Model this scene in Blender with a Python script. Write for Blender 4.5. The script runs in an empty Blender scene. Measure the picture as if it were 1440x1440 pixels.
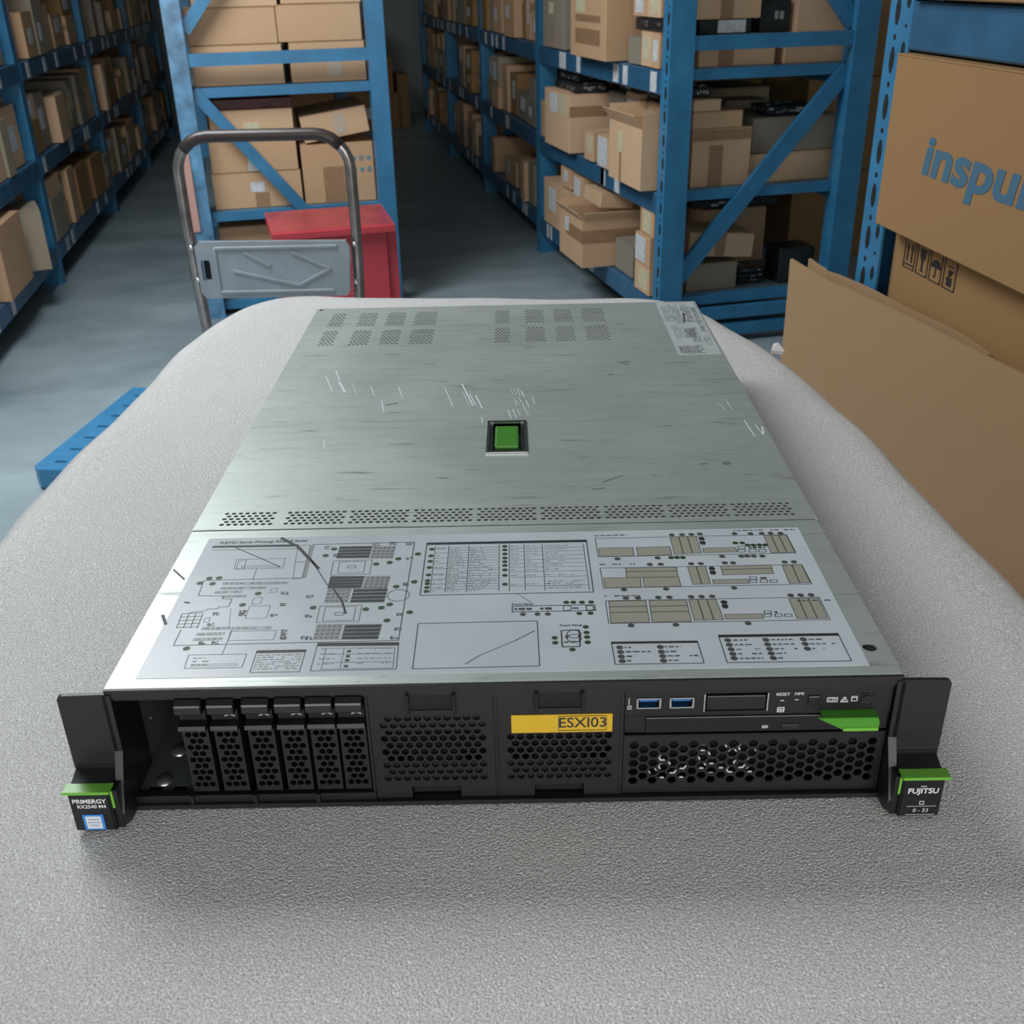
import bpy, bmesh, math, random
from mathutils import Vector, Matrix
from mathutils.geometry import delaunay_2d_cdt
random.seed(11)
COL = bpy.context.scene.collection
PSI = math.radians(-14.0)      # heading of the server against the warehouse aisles
TABLE_Z = 0.82
RAD = math.radians

# ------------------------------------------------------------------ camera
SRV = Matrix.Translation((0, 0, TABLE_Z)) @ Matrix.Rotation(PSI, 4, 'Z')
cam_local = Vector((0.0110, -0.4768, 0.4379))
FPX = 1474.63
cam_rot = (Matrix.Rotation(RAD(-0.1623), 4, 'Z') @ Matrix.Rotation(RAD(1.1733), 4, 'Y') @ Matrix.Rotation(RAD(62.7155), 4, 'X'))
CAM = SRV @ Matrix.Translation(cam_local) @ cam_rot
cd = bpy.data.cameras.new('camera'); cam = bpy.data.objects.new('camera', cd); COL.objects.link(cam)
cam.matrix_world = CAM
cd.sensor_width = 36; cd.lens = FPX / 1440 * 36; cd.clip_start = 0.02; cd.clip_end = 60
cd.dof.use_dof = True; cd.dof.focus_distance = 0.80; cd.dof.aperture_fstop = 20
bpy.context.scene.camera = cam
CL = Matrix.Translation(cam_local) @ cam_rot      # camera in the server's own frame

def cover(px, py, z=0.087):
    """point of the server's flat lid (its own frame) measured on the photograph"""
    d = CL.to_3x3() @ Vector(((px - 720) / FPX, -(py - 720) / FPX, -1))
    t = (z - cam_local.z) / d.z
    return (cam_local.x + t * d.x, cam_local.y + t * d.y)

# ------------------------------------------------------------------ materials
MATS = {}
def nodes(name):
    m = bpy.data.materials.new(name); m.use_nodes = True
    nt = m.node_tree; b = nt.nodes['Principled BSDF']
    MATS[name] = m
    return m, nt, b
def plain(name, col, rough=0.5, metal=0.0, spec=None, noise=0.0, nscale=40, bump=0.0):
    m, nt, b = nodes(name)
    b.inputs['Roughness'].default_value = rough; b.inputs['Metallic'].default_value = metal
    if spec is not None: b.inputs['Specular IOR Level'].default_value = spec
    c = (*col, 1)
    b.inputs['Base Color'].default_value = c
    if noise or bump:
        tc = nt.nodes.new('ShaderNodeTexCoord'); n = nt.nodes.new('ShaderNodeTexNoise')
        n.inputs['Scale'].default_value = nscale; n.inputs['Detail'].default_value = 5
        nt.links.new(tc.outputs['Object'], n.inputs['Vector'])
        if noise:
            r = nt.nodes.new('ShaderNodeValToRGB')
            r.color_ramp.elements[0].position = .3; r.color_ramp.elements[1].position = .7
            r.color_ramp.elements[0].color = tuple(x * (1 - noise) for x in col) + (1,)
            r.color_ramp.elements[1].color = tuple(min(1, x * (1 + noise)) for x in col) + (1,)
            nt.links.new(n.outputs['Fac'], r.inputs['Fac']); nt.links.new(r.outputs['Color'], b.inputs['Base Color'])
        if bump:
            bp = nt.nodes.new('ShaderNodeBump'); bp.inputs['Strength'].default_value = bump; bp.inputs['Distance'].default_value = .002
            nt.links.new(n.outputs['Fac'], bp.inputs['Height']); nt.links.new(bp.outputs['Normal'], b.inputs['Normal'])
    return m
def cardboard(name, a, bcol):
    m, nt, b = nodes(name)
    oi = nt.nodes.new('ShaderNodeObjectInfo'); mx = nt.nodes.new('ShaderNodeMix'); mx.data_type = 'RGBA'
    mx.inputs['A'].default_value = (*a, 1); mx.inputs['B'].default_value = (*bcol, 1)
    tc = nt.nodes.new('ShaderNodeTexCoord'); n = nt.nodes.new('ShaderNodeTexNoise'); n.inputs['Scale'].default_value = 7; n.inputs['Detail'].default_value = 6
    nt.links.new(tc.outputs['Object'], n.inputs['Vector'])
    r = nt.nodes.new('ShaderNodeMapRange'); r.inputs['To Min'].default_value = -.25; r.inputs['To Max'].default_value = .25
    nt.links.new(n.outputs['Fac'], r.inputs['Value'])
    ad = nt.nodes.new('ShaderNodeMath'); ad.operation = 'ADD'; ad.use_clamp = True
    nt.links.new(oi.outputs['Random'], ad.inputs[0]); nt.links.new(r.outputs['Result'], ad.inputs[1])
    nt.links.new(ad.outputs[0], mx.inputs['Factor']); nt.links.new(mx.outputs['Result'], b.inputs['Base Color'])
    b.inputs['Roughness'].default_value = .8; b.inputs['Specular IOR Level'].default_value = .25
    w = nt.nodes.new('ShaderNodeTexNoise'); w.inputs['Scale'].default_value = 220
    nt.links.new(tc.outputs['Object'], w.inputs['Vector'])
    bp = nt.nodes.new('ShaderNodeBump'); bp.inputs['Strength'].default_value = .12; bp.inputs['Distance'].default_value = .001
    nt.links.new(w.outputs['Fac'], bp.inputs['Height']); nt.links.new(bp.outputs['Normal'], b.inputs['Normal'])
    return m
CARD = cardboard('cardboard', (.55, .345, .20), (.66, .445, .28))
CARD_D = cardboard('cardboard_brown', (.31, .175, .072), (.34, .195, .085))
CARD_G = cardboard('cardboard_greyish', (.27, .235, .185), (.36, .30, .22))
CARD_S = cardboard('cardboard_sheet', (.35, .215, .115), (.38, .24, .132))
TAPE = plain('brown_tape', (.34, .20, .11), .35, noise=.1)
TAPE_C = plain('clear_tape', (.52, .42, .32), .18)
PAPER = plain('white_paper', (.62, .64, .66), .6, noise=.18, nscale=60)
PAPER_Y = plain('cream_paper', (.60, .54, .36), .6, noise=.12, nscale=60)
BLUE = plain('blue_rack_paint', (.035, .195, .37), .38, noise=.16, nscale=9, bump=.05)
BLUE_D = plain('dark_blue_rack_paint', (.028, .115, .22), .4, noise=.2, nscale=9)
BLUE_W = plain('worn_blue_paint', (.09, .24, .40), .3, noise=.5, nscale=14)
BOARD = plain('shelf_board_steel', (.12, .17, .2), .5, noise=.2)
BLACKP = plain('black_plastic', (.006, .0065, .0075), .40, noise=.15, nscale=120)
BLACKM = plain('black_steel', (.009, .009, .0105), .42, noise=.12, nscale=200, bump=.04)
BLACKG = plain('glossy_black_plastic', (.008, .008, .010), .26)
HOLE = plain('dark_recess', (.004, .004, .005), .8)
INNER = plain('inner_chassis_steel', (.16, .18, .19), .42, .6, noise=.1)
ZINC = plain('zinc_screw', (.55, .55, .53), .3, .9)
CHROME = plain('bright_steel', (.75, .76, .77), .2, 1)
GREEN = plain('bright_green_plastic', (.06, .26, .02), .38)
GREEN2 = plain('leaf_green_plastic', (.16, .44, .05), .35)
USBB = plain('usb_blue_plastic', (.02, .13, .36), .4)
YEL = plain('yellow_tape_label', (.60, .38, .02), .45)
INKW = plain('white_ink', (.72, .73, .74), .5)
INKG = plain('grey_ink', (.33, .34, .35), .5)
INKK = plain('black_ink', (.02, .022, .025), .5)
INKL = plain('line_ink', (.07, .075, .08), .5)
INKH = plain('halftone_ink', (.27, .28, .29), .5)
INKGR = plain('green_ink', (.018, .062, .014), .5)
SCRATCH = plain('bright_scratch', (.80, .82, .82), .5)
KHAKI = plain('khaki_ink', (.36, .35, .28), .5)
LABELW = plain('satin_label_film', (.60, .64, .68), .30, noise=.07, nscale=18)
FILM = plain('clear_label_film', (.52, .55, .54), .3, .0, noise=.06, nscale=50)
INTELB = plain('blue_sticker', (.04, .23, .65), .3)
INTELW = plain('pale_sticker', (.62, .68, .78), .3)
RED = plain('red_enamel', (.56, .055, .075), .3, noise=.08, nscale=8)
REDT = plain('dark_red_enamel', (.40, .05, .06), .30, noise=.25, nscale=8)
MAROON = plain('maroon_foil', (.09, .02, .022), .2, noise=.4, nscale=20)
GREYP = plain('grey_trolley_plastic', (.30, .34, .38), .32, noise=.12, nscale=12)
TUBE = plain('scuffed_steel_tube', (.36, .33, .32), .25, .9, noise=.35, nscale=14)
TUBEB = plain('dark_brown_grip', (.045, .03, .028), .35)
PALLET = plain('blue_pallet_plastic', (.05, .22, .42), .4, noise=.1)
WALLM = plain('grey_wall_paint', (.42, .45, .44), .85, noise=.05, nscale=2)
CEILM = plain('white_ceiling', (.6, .62, .62), .9)
DARKSTUFF = plain('black_hardware', (.016, .018, .02), .35, noise=.3, nscale=60)
WOODM = plain('bench_wood', (.3, .2, .12), .7)
PINK = plain('pale_pink_sheet', (.55, .32, .27), .6)

def make_floor():
    m, nt, b = nodes('painted_concrete')
    tc = nt.nodes.new('ShaderNodeTexCoord'); n = nt.nodes.new('ShaderNodeTexNoise'); n.inputs['Scale'].default_value = 1.4; n.inputs['Detail'].default_value = 9; n.inputs['Roughness'].default_value = .62
    mp = nt.nodes.new('ShaderNodeMapping'); mp.inputs['Scale'].default_value = (1.0, 1.6, 1)
    nt.links.new(tc.outputs['Object'], mp.inputs['Vector']); nt.links.new(mp.outputs['Vector'], n.inputs['Vector'])
    r = nt.nodes.new('ShaderNodeValToRGB')
    r.color_ramp.elements[0].position = .32; r.color_ramp.elements[0].color = (.20, .255, .28, 1)
    r.color_ramp.elements[1].position = .7; r.color_ramp.elements[1].color = (.37, .45, .485, 1)
    nt.links.new(n.outputs['Fac'], r.inputs['Fac']); nt.links.new(r.outputs['Color'], b.inputs['Base Color'])
    n2 = nt.nodes.new('ShaderNodeTexNoise'); n2.inputs['Scale'].default_value = 9; nt.links.new(tc.outputs['Object'], n2.inputs['Vector'])
    bp = nt.nodes.new('ShaderNodeBump'); bp.inputs['Strength'].default_value = .15; bp.inputs['Distance'].default_value = .01
    nt.links.new(n2.outputs['Fac'], bp.inputs['Height']); nt.links.new(bp.outputs['Normal'], b.inputs['Normal'])
    b.inputs['Roughness'].default_value = .33
    return m
FLOORM = make_floor()

def make_foam():
    m, nt, b = nodes('white_foam')
    N, L = nt.nodes, nt.links
    tc = N.new('ShaderNodeTexCoord')
    v = N.new('ShaderNodeTexVoronoi'); v.inputs['Scale'].default_value = 760; v.feature = 'F1'
    n = N.new('ShaderNodeTexNoise'); n.inputs['Scale'].default_value = 760; n.inputs['Detail'].default_value = 3; n.inputs['Distortion'].default_value = .2
    big = N.new('ShaderNodeTexNoise'); big.inputs['Scale'].default_value = 5; big.inputs['Detail'].default_value = 4
    sp = N.new('ShaderNodeTexVoronoi'); sp.inputs['Scale'].default_value = 480
    for x in (v, n, big, sp): L.new(tc.outputs['Object'], x.inputs['Vector'])
    r = N.new('ShaderNodeValToRGB'); e = r.color_ramp.elements
    e[0].position = .30; e[0].color = (.47, .455, .445, 1); e[1].position = .68; e[1].color = (.97, .95, .93, 1)
    L.new(n.outputs['Fac'], r.inputs['Fac'])
    r2 = N.new('ShaderNodeValToRGB'); e = r2.color_ramp.elements
    e[0].position = .3; e[0].color = (.93, .92, .92, 1); e[1].position = .7; e[1].color = (1, 1, 1, 1)
    L.new(big.outputs['Fac'], r2.inputs['Fac'])
    mu = N.new('ShaderNodeMix'); mu.data_type = 'RGBA'; mu.blend_type = 'MULTIPLY'; mu.inputs['Factor'].default_value = 1
    L.new(r.outputs['Color'], mu.inputs['A']); L.new(r2.outputs['Color'], mu.inputs['B'])
    # foam sparkle painted into the colour: a few cells turned white
    hs = N.new('ShaderNodeSeparateColor'); L.new(sp.outputs['Color'], hs.inputs['Color'])
    gt = N.new('ShaderNodeMath'); gt.operation = 'GREATER_THAN'; gt.inputs[1].default_value = .80; L.new(hs.outputs['Red'], gt.inputs[0])
    lt = N.new('ShaderNodeMath'); lt.operation = 'LESS_THAN'; lt.inputs[1].default_value = .30; L.new(sp.outputs['Distance'], lt.inputs[0])
    an = N.new('ShaderNodeMath'); an.operation = 'MULTIPLY'; L.new(gt.outputs[0], an.inputs[0]); L.new(lt.outputs[0], an.inputs[1])
    m2 = N.new('ShaderNodeMix'); m2.data_type = 'RGBA'; m2.inputs['B'].default_value = (1, 1, 1, 1)
    L.new(an.outputs[0], m2.inputs['Factor']); L.new(mu.outputs['Result'], m2.inputs['A']); L.new(m2.outputs['Result'], b.inputs['Base Color'])
    ad = N.new('ShaderNodeMath'); ad.operation = 'SUBTRACT'; L.new(n.outputs['Fac'], ad.inputs[0]); L.new(v.outputs['Distance'], ad.inputs[1])
    bp = N.new('ShaderNodeBump'); bp.inputs['Strength'].default_value = .45; bp.inputs['Distance'].default_value = .0016
    L.new(ad.outputs[0], bp.inputs['Height']); L.new(bp.outputs['Normal'], b.inputs['Normal'])
    b.inputs['Roughness'].default_value = .38; b.inputs['Specular IOR Level'].default_value = .5
    return m
FOAM = make_foam()

def make_galv(name, base, metal=.55):
    m, nt, b = nodes(name)
    N, L = nt.nodes, nt.links
    tc = N.new('ShaderNodeTexCoord')
    mp = N.new('ShaderNodeMapping'); mp.inputs['Scale'].default_value = (1, 9, 1); L.new(tc.outputs['Object'], mp.inputs['Vector'])
    st = N.new('ShaderNodeTexNoise'); st.inputs['Scale'].default_value = 12; st.inputs['Detail'].default_value = 8; st.inputs['Roughness'].default_value = .7; L.new(mp.outputs['Vector'], st.inputs['Vector'])
    bl = N.new('ShaderNodeTexNoise'); bl.inputs['Scale'].default_value = 9; bl.inputs['Detail'].default_value = 5; L.new(tc.outputs['Object'], bl.inputs['Vector'])
    ds = N.new('ShaderNodeTexNoise'); ds.inputs['Scale'].default_value = 22; ds.inputs['Detail'].default_value = 7; ds.inputs['Distortion'].default_value = .8; L.new(mp.outputs['Vector'], ds.inputs['Vector'])
    r = N.new('ShaderNodeValToRGB'); e = r.color_ramp.elements
    e[0].position = .3; e[0].color = tuple(x * .90 for x in base) + (1,); e[1].position = .7; e[1].color = tuple(x * 1.06 for x in base) + (1,)
    L.new(st.outputs['Fac'], r.inputs['Fac'])
    d = N.new('ShaderNodeValToRGB'); e = d.color_ramp.elements
    e[0].position = .26; e[0].color = (.45, .45, .45, 1); e[1].position = .40; e[1].color = (1, 1, 1, 1)
    L.new(ds.outputs['Fac'], d.inputs['Fac'])
    mu = N.new('ShaderNodeMix'); mu.data_type = 'RGBA'; mu.blend_type = 'MULTIPLY'; mu.inputs['Factor'].default_value = .8
    L.new(r.outputs['Color'], mu.inputs['A']); L.new(d.outputs['Color'], mu.inputs['B']); L.new(mu.outputs['Result'], b.inputs['Base Color'])
    rr = N.new('ShaderNodeMapRange'); rr.inputs['To Min'].default_value = .30; rr.inputs['To Max'].default_value = .52
    L.new(bl.outputs['Fac'], rr.inputs['Value']); L.new(rr.outputs['Result'], b.inputs['Roughness'])
    b.inputs['Metallic'].default_value = metal
    return m
GALV = make_galv('galvanised_steel', (.53, .575, .545), .5)

# ------------------------------------------------------------------ mesh helpers
def obj(name, me_or_bm, mat, parent=None, mats=None):
    if isinstance(me_or_bm, bmesh.types.BMesh):
        me = bpy.data.meshes.new(name); me_or_bm.to_mesh(me); me_or_bm.free()
    else: me = me_or_bm
    me.materials.clear()
    for m in (mats or [mat]): me.materials.append(m)
    o = bpy.data.objects.new(name, me); COL.objects.link(o)
    if parent is not None: o.parent = parent
    return o
def tag(o, label=None, cat=None, group=None, kind=None):
    if label: o['label'] = label
    if cat: o['category'] = cat
    if group: o['group'] = group
    if kind: o['kind'] = kind
    return o
def empty(name, label, cat, loc=(0, 0, 0), rz=0, group=None):
    o = bpy.data.objects.new(name, None); COL.objects.link(o); o.empty_display_size = .05
    o.location = loc; o.rotation_euler = (0, 0, rz)
    return tag(o, label, cat, group)
def BM(): return bmesh.new()
def box(bm, x0, x1, y0, y1, z0, z1, M=None, mi=0):
    vs = [bm.verts.new((x, y, z)) for z in (z0, z1) for y in (y0, y1) for x in (x0, x1)]
    if M is not None:
        for v in vs: v.co = M @ v.co
    for f in ((0, 2, 3, 1), (4, 5, 7, 6), (0, 1, 5, 4), (2, 6, 7, 3), (0, 4, 6, 2), (1, 3, 7, 5)):
        fc = bm.faces.new([vs[i] for i in f]); fc.material_index = mi
    return vs
def bevel(bm, w, seg=2):
    bmesh.ops.bevel(bm, geom=list(bm.edges), offset=w, segments=seg, affect='EDGES', profile=.5, clamp_overlap=True)
    return bm
def bbox(x0, x1, y0, y1, z0, z1, bev=.001, seg=2):
    bm = BM(); box(bm, x0, x1, y0, y1, z0, z1)
    if bev: bevel(bm, bev, seg)
    return bm
def prism(bm, pts, lo, hi, axis='z', M=None):
    """extrude a 2D outline; axis z: pts=(x,y); axis y: pts=(x,z); axis x: pts=(y,z)"""
    def P(p, h):
        v = Vector({'z': (p[0], p[1], h), 'y': (p[0], h, p[1]), 'x': (h, p[0], p[1])}[axis])
        return M @ v if M is not None else v
    a = [bm.verts.new(P(p, lo)) for p in pts]; b = [bm.verts.new(P(p, hi)) for p in pts]
    n = len(pts); bm.faces.new(a); bm.faces.new(b[::-1])
    for i in range(n): bm.faces.new((a[i], a[(i + 1) % n], b[(i + 1) % n], b[i]))
def fix(bm): bmesh.ops.recalc_face_normals(bm, faces=list(bm.faces)); return bm
def tube(bm, pts, r, n=10):
    pts = [Vector(p) for p in pts]; rings = []; up = None
    for i, p in enumerate(pts):
        t = ((pts[min(i + 1, len(pts) - 1)] - pts[max(i - 1, 0)])).normalized()
        if up is None: up = t.orthogonal().normalized()
        up = (up - t * up.dot(t)).normalized(); s = t.cross(up)
        rings.append([bm.verts.new(p + (up * math.cos(k * 2 * math.pi / n) + s * math.sin(k * 2 * math.pi / n)) * r) for k in range(n)])
    for a, b in zip(rings, rings[1:]):
        for k in range(n):
            f = bm.faces.new((a[k], a[(k + 1) % n], b[(k + 1) % n], b[k])); f.smooth = True
    bm.faces.new(rings[0][::-1]); bm.faces.new(rings[-1])
def plate(outer, holes, t, to3, ccw=True):
    """sheet with real holes: outline and holes in 2D, thickness t, to3(a, b, depth) -> 3D"""
    vs = [Vector(p) for p in outer]; faces = [list(range(len(outer)))]
    for h in holes:
        s = len(vs); vs += [Vector(p) for p in h]; faces.append(list(range(s, s + len(h))))
    co, ed, fa, ov, oe, of = delaunay_2d_cdt(vs, [], faces, 1, 1e-7)
    bm = BM()
    top = [bm.verts.new(to3(c.x, c.y, 0)) for c in co]; bot = [bm.verts.new(to3(c.x, c.y, t)) for c in co]
    cnt = {}
    for f, o_ in zip(fa, of):
        if any(k > 0 for k in o_): continue
        bm.faces.new([top[i] for i in f]); bm.faces.new([bot[i] for i in reversed(f)])
        for i in range(len(f)):
            e = (f[i], f[(i + 1) % len(f)]); k = (min(e), max(e))
            cnt.setdefault(k, []).append(e)
    for k, l in cnt.items():
        if len(l) == 1:
            a, b = l[0]; bm.faces.new((top[b], top[a], bot[a], bot[b]))
    fix(bm)
    return bm
def ngon(cx, cy, r, n=6, a0=0.0, sx=1, sy=1): return [(cx + sx * r * math.cos(a0 + 2 * math.pi * k / n), cy + sy * r * math.sin(a0 + 2 * math.pi * k / n)) for k in range(n)]
def hexgrid(x0, x1, y0, y1, pitch, r, n=6, rot=False, row=None, a0=None):
    out = []; row = row or pitch * .866
    a0 = (math.pi / 6 if not rot else 0) if a0 is None else a0
    if rot: a, b, c, d = y0, y1, x0, x1
    else: a, b, c, d = x0, x1, y0, y1
    nr = int((d - c - 2 * r) / row) + 1; off = (d - c - (nr - 1) * row) / 2
    nc = int((b - a - 2 * r) / pitch) + 1; o2 = (b - a - (nc - 1) * pitch) / 2
    for j in range(nr):
        k = nc if j % 2 == 0 else nc - 1
        for i in range(k):
            u = a + o2 + i * pitch + (pitch / 2 if j % 2 else 0); v = c + off + j * row
            out.append(ngon(v, u, r, n, a0) if rot else ngon(u, v, r, n, a0))
    return out
def text_bm(bm, s, size, M, align='CENTER', ext=.0, bold=0.0, sx=1.0):
    c = bpy.data.curves.new('t', 'FONT'); c.body = s; c.size = size; c.align_x = align; c.align_y = 'CENTER'; c.extrude = ext; c.offset = bold; c.resolution_u = 3
    o = bpy.data.objects.new('t', c); COL.objects.link(o)
    dg = bpy.context.evaluated_depsgraph_get(); me = bpy.data.meshes.new_from_object(o.evaluated_get(dg))
    COL.objects.unlink(o); bpy.data.objects.remove(o); bpy.data.curves.remove(c)
    me.transform(M @ Matrix.Diagonal((sx, 1, 1, 1))); bm.from_mesh(me); bpy.data.meshes.remove(me)
FRONT = Matrix.Rotation(RAD(90), 4, 'X')          # text standing on a face that looks towards -y

# ==================================================================== SETTING
def struct(name, bm, m): o = obj(name, bm, m); o['kind'] = 'structure'; return o
bm = BM(); box(bm, -3.4, 4.2, -2.7, 11, -.1, 0); struct('floor', bm, FLOORM)
bm = BM(); box(bm, -3.4, 4.2, -2.7, 11, 3.8, 3.9); struct('ceiling', bm, CEILM)
bm = BM(); box(bm, -3.4, 4.2, 10.8, 10.95, 0, 3.8); struct('wall_back', bm, WALLM)
bm = BM(); box(bm, -3.4, -3.25, -2.7, 10.8, 0, 3.8); struct('wall_left', bm, WALLM)
bm = BM(); box(bm, 4.05, 4.2, -2.7, 10.8, 0, 3.8); struct('wall_right', bm, WALLM)

# ==================================================================== WORKBENCH AND FOAM
bench = empty('workbench', 'low workbench hidden under the white foam sheet', 'table', (0, 0, 0)); bench.matrix_world = Matrix.Rotation(PSI, 4, 'Z')
obj('table_top', bbox(-.36, .26, -.62, .92, .775, .811, .004), WOODM, bench)
for x in (-.32, .22):
    for y in (-.58, .88): obj('leg', bbox(x - .025, x + .025, y - .025, y + .025, 0, .775, .003), BLUE_D, bench)

def foam_mesh():
    # outline in the server's frame, counter-clockwise from the front end of the +x side
    pts = [(.425, -.70), (.423, -.2), (.418, .22), (.407, .415), (.392, .594), (.360, .80), (.335, .90), (.300, 1.00), (.255, 1.062), (.19, 1.095), (.05, 1.108), (-.10, 1.118), (-.22, 1.135),
           (-.30, 1.145), (-.365, 1.132), (-.412, 1.09), (-.437, 1.02), (-.451, .93), (-.459, .80), (-.466, .60), (-.474, .44), (-.470, .30), (-.475, 0), (-.48, -.35), (-.48, -.70)]
    out = []
    n = len(pts)
    for i in range(n - 1):
        p0 = Vector(pts[max(i - 1, 0)]); p1 = Vector(pts[i]); p2 = Vector(pts[i + 1]); p3 = Vector(pts[min(i + 2, n - 1)])
        k = max(2, int((p2 - p1).length / .02))
        for j in range(k):
            t = j / k
            out.append(.5 * ((2 * p1) + (p2 - p0) * t + (2 * p0 - 5 * p1 + 4 * p2 - p3) * t * t + (3 * p1 - p0 - 3 * p2 + p3) * t ** 3))
    out.append(Vector(pts[-1]))
    m = len(out)
    nor = []
    for i in range(m):
        t = (out[min(i + 1, m - 1)] - out[max(i - 1, 0)]).normalized(); nor.append(Vector((t.y, -t.x)))
    prof = [(.0, -.34), (.004, -.25), (.002, -.15), (0, -.08), (.001, -.045), (.005, -.024), (.013, -.010), (.026, -.0028), (.045, -.0006), (.07, 0)]
    bm = BM(); rings = []
    for d, z in prof:
        ring = []
        for i, (p, nn) in enumerate(zip(out, nor)):
            wob = .0012 * math.sin(i * .31) + .0010 * math.sin(i * .83 + 1) if d < .03 else 0
            zz = z + (.004 * math.sin(i * .21 + z * 9) if z < -.02 else .0012 * math.sin(i * .45) * (1 if d < .03 else 0))
            if z < -.06: wob += .010 * math.sin(i * .17 + 2) * (-z / .3)
            q = p - nn * (d - wob); ring.append(bm.verts.new((q.x, q.y, zz)))
        rings.append(ring)
    for a, b in zip(rings, rings[1:]):
        for i in range(m - 1):
            f = bm.faces.new((a[i], a[i + 1], b[i + 1], b[i])); f.smooth = True
    f = bm.faces.new(rings[-1]); 
    # small torn shred on the far +x corner of the sheet
    for x, y, h in ((.350, .826, .004),):
        v = [bm.verts.new((x + dx, y + dy, dz)) for dx, dy, dz in ((-.010, -.006, -.003), (.007, -.008, -.004), (.006, .008, -.004), (.001, .004, h), (-.005, .006, h * .5))]
        bm.faces.new((v[0], v[1], v[3])); bm.faces.new((v[1], v[2], v[3])); bm.faces.new((v[0], v[3], v[4]))
    fix(bm)
    return bm
foam = obj('foam_sheet', foam_mesh(), FOAM)
foam.matrix_world = SRV
foam.location.z -= .0006
tag(foam, 'thick white packing foam sheet draped over the workbench under the server', 'foam sheet')
md = foam.modifiers.new('thick', 'SOLIDIFY'); md.thickness = .006; md.offset = -1

# ==================================================================== SERVER
H = .087; W = .2225; D = .738; SEAM = .1835
srv = empty('rack_server', 'two-unit rack server with black front, scratched metal lid and diagram label', 'server')
srv.matrix_world = SRV
# chassis tray
bm = BM()
box(bm, -W, W, 0, D, .0004, .0028)
box(bm, -W, -W + .0016, 0, D, .0028, H - .0016); box(bm, W - .0016, W, 0, D, .0028, H - .0016)
box(bm, -W + .0016, W - .0016, D - .0016, D, .0028, H - .0016)
box(bm, -W + .0016, W - .0016, .24, .2416, .0028, H - .0016)
obj('chassis', bm, BLACKP, srv)  # coloured black to put shade behind the vent holes
# drive cage inner walls (dark)
bm = BM(); box(bm, -.1862, -.1852, .012, .235, .003, .081); box(bm, -.0775, -.0755, .0, .235, .003, .081); box(bm, -.0052, -.0038, .0, .235, .003, .081); box(bm, .0665, .068, 0, .235, .003, .081)
obj('drive_cage', bm, BLACKM, srv)
# inner floor of the empty bays: steel tray with notches and domed screws
bm = BM()
prism(bm, [(-.2205, .004), (-.2135, .004), (-.2135, .009), (-.2055, .009), (-.2055, .004), (-.199, .004), (-.199, .009), (-.191, .009), (-.191, .004), (-.1866, .004), (-.1866, .235), (-.2205, .235)], .0058, .0072)
box(bm, -.2209, -.2203, .004, .235, .0073, .0810)
tray = obj('bay_tray', fix(bm), INNER, srv)
def dome(x, y, z, r, h, name, mat, parent, n=16):
    bm = BM(); prev = None
    for j in range(6):
        a = j / 5 * math.pi / 2; ring = [bm.verts.new((x + r * math.cos(a) * math.cos(2 * math.pi * k / n), y + r * math.cos(a) * math.sin(2 * math.pi * k / n), z + h * math.sin(a))) for k in range(n)] if j < 5 else [bm.verts.new((x, y, z + h))]
        if prev:
            for k in range(n):
                f = bm.faces.new((prev[k], prev[(k + 1) % n], ring[(k + 1) % n], ring[k]) if j < 5 else (prev[k], prev[(k + 1) % n], ring[0])); f.smooth = True
        prev = ring
    return obj(name, bm, mat, parent)
dome(-.2065, .0130, .0072, .0052, .0022, 'screw', ZINC, tray)
dome(-.2050, .0400, .0072, .0052, .0022, 'screw', ZINC, tray)
for y, z in ((.03, .045), (.045, .03), (.012, .055), (.02, .012)): 
    bm = BM(); prism(bm, ngon(y, z, .0011, 10), -.2204, -.2199, 'x'); obj('rivet', fix(bm), ZINC if z > .02 else HOLE, tray)
# front frame
bm = BM()
box(bm, -W, W, -.0035, 0.002, .0815, .0868)
box(bm, -.2205, .2205, -.0022, .001, .0790, .0816)
box(bm, -.219, .2195, -.0045, .002, .0003, .0035)
box(bm, -.219, -.0768, -.0020, .003, .0035, .0085)
box(bm, -.2225, -.2195, -.0035, .002, .0003, .0815); box(bm, .2190, .2225, -.0035, .002, .0003, .0815)
box(bm, -.0782, -.0768, -.001, .003, .0035, .0815); box(bm, -.0056, -.0036, -.001, .003, .0035, .0815); box(bm, .0662, .0682, -.001, .003, .0035, .0815)
obj('front_frame', bm, BLACKM, srv)
# ---- lid: rear cover with real perforations
holes = []
for g in range(9):
    x0 = -.2062 + g * .04645
    for j in range(5):
        for i in range(8 + (g > 0) - (j % 2)):
            holes.append(ngon(x0 + .0022 + i * .0050 + (.0025 if j % 2 else 0), .1925 + j * .0043, .00180, 10))
for xa, xb in ((-.204, -.182), (-.170, -.146), (-.138, -.113), (-.106, -.077), (-.015, .007), (.0205, .0445), (.053, .077), (.0855, .1135)):
    for ya, yb in ((.599, .650), (.664, .719)):
        holes += hexgrid(xa, xb, ya, yb, .0046, .0019, 6, row=.0052)
holes.append([(-.0148, .3095), (.0186, .3095), (.0182, .3755), (-.0142, .3755)])
bm = plate([(-W, SEAM + .0010), (W, SEAM + .0010), (W, D), (-W, D)], holes, -.0012, lambda a, b, t: (a, b, H + t))
box(bm, -W - .0007, -W + .0003, SEAM + .001, D, H - .014, H - .0002); box(bm, W - .0003, W + .0007, SEAM + .001, D, H - .014, H - .0002)
rear = obj('rear_cover', bm, GALV, srv)
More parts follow.
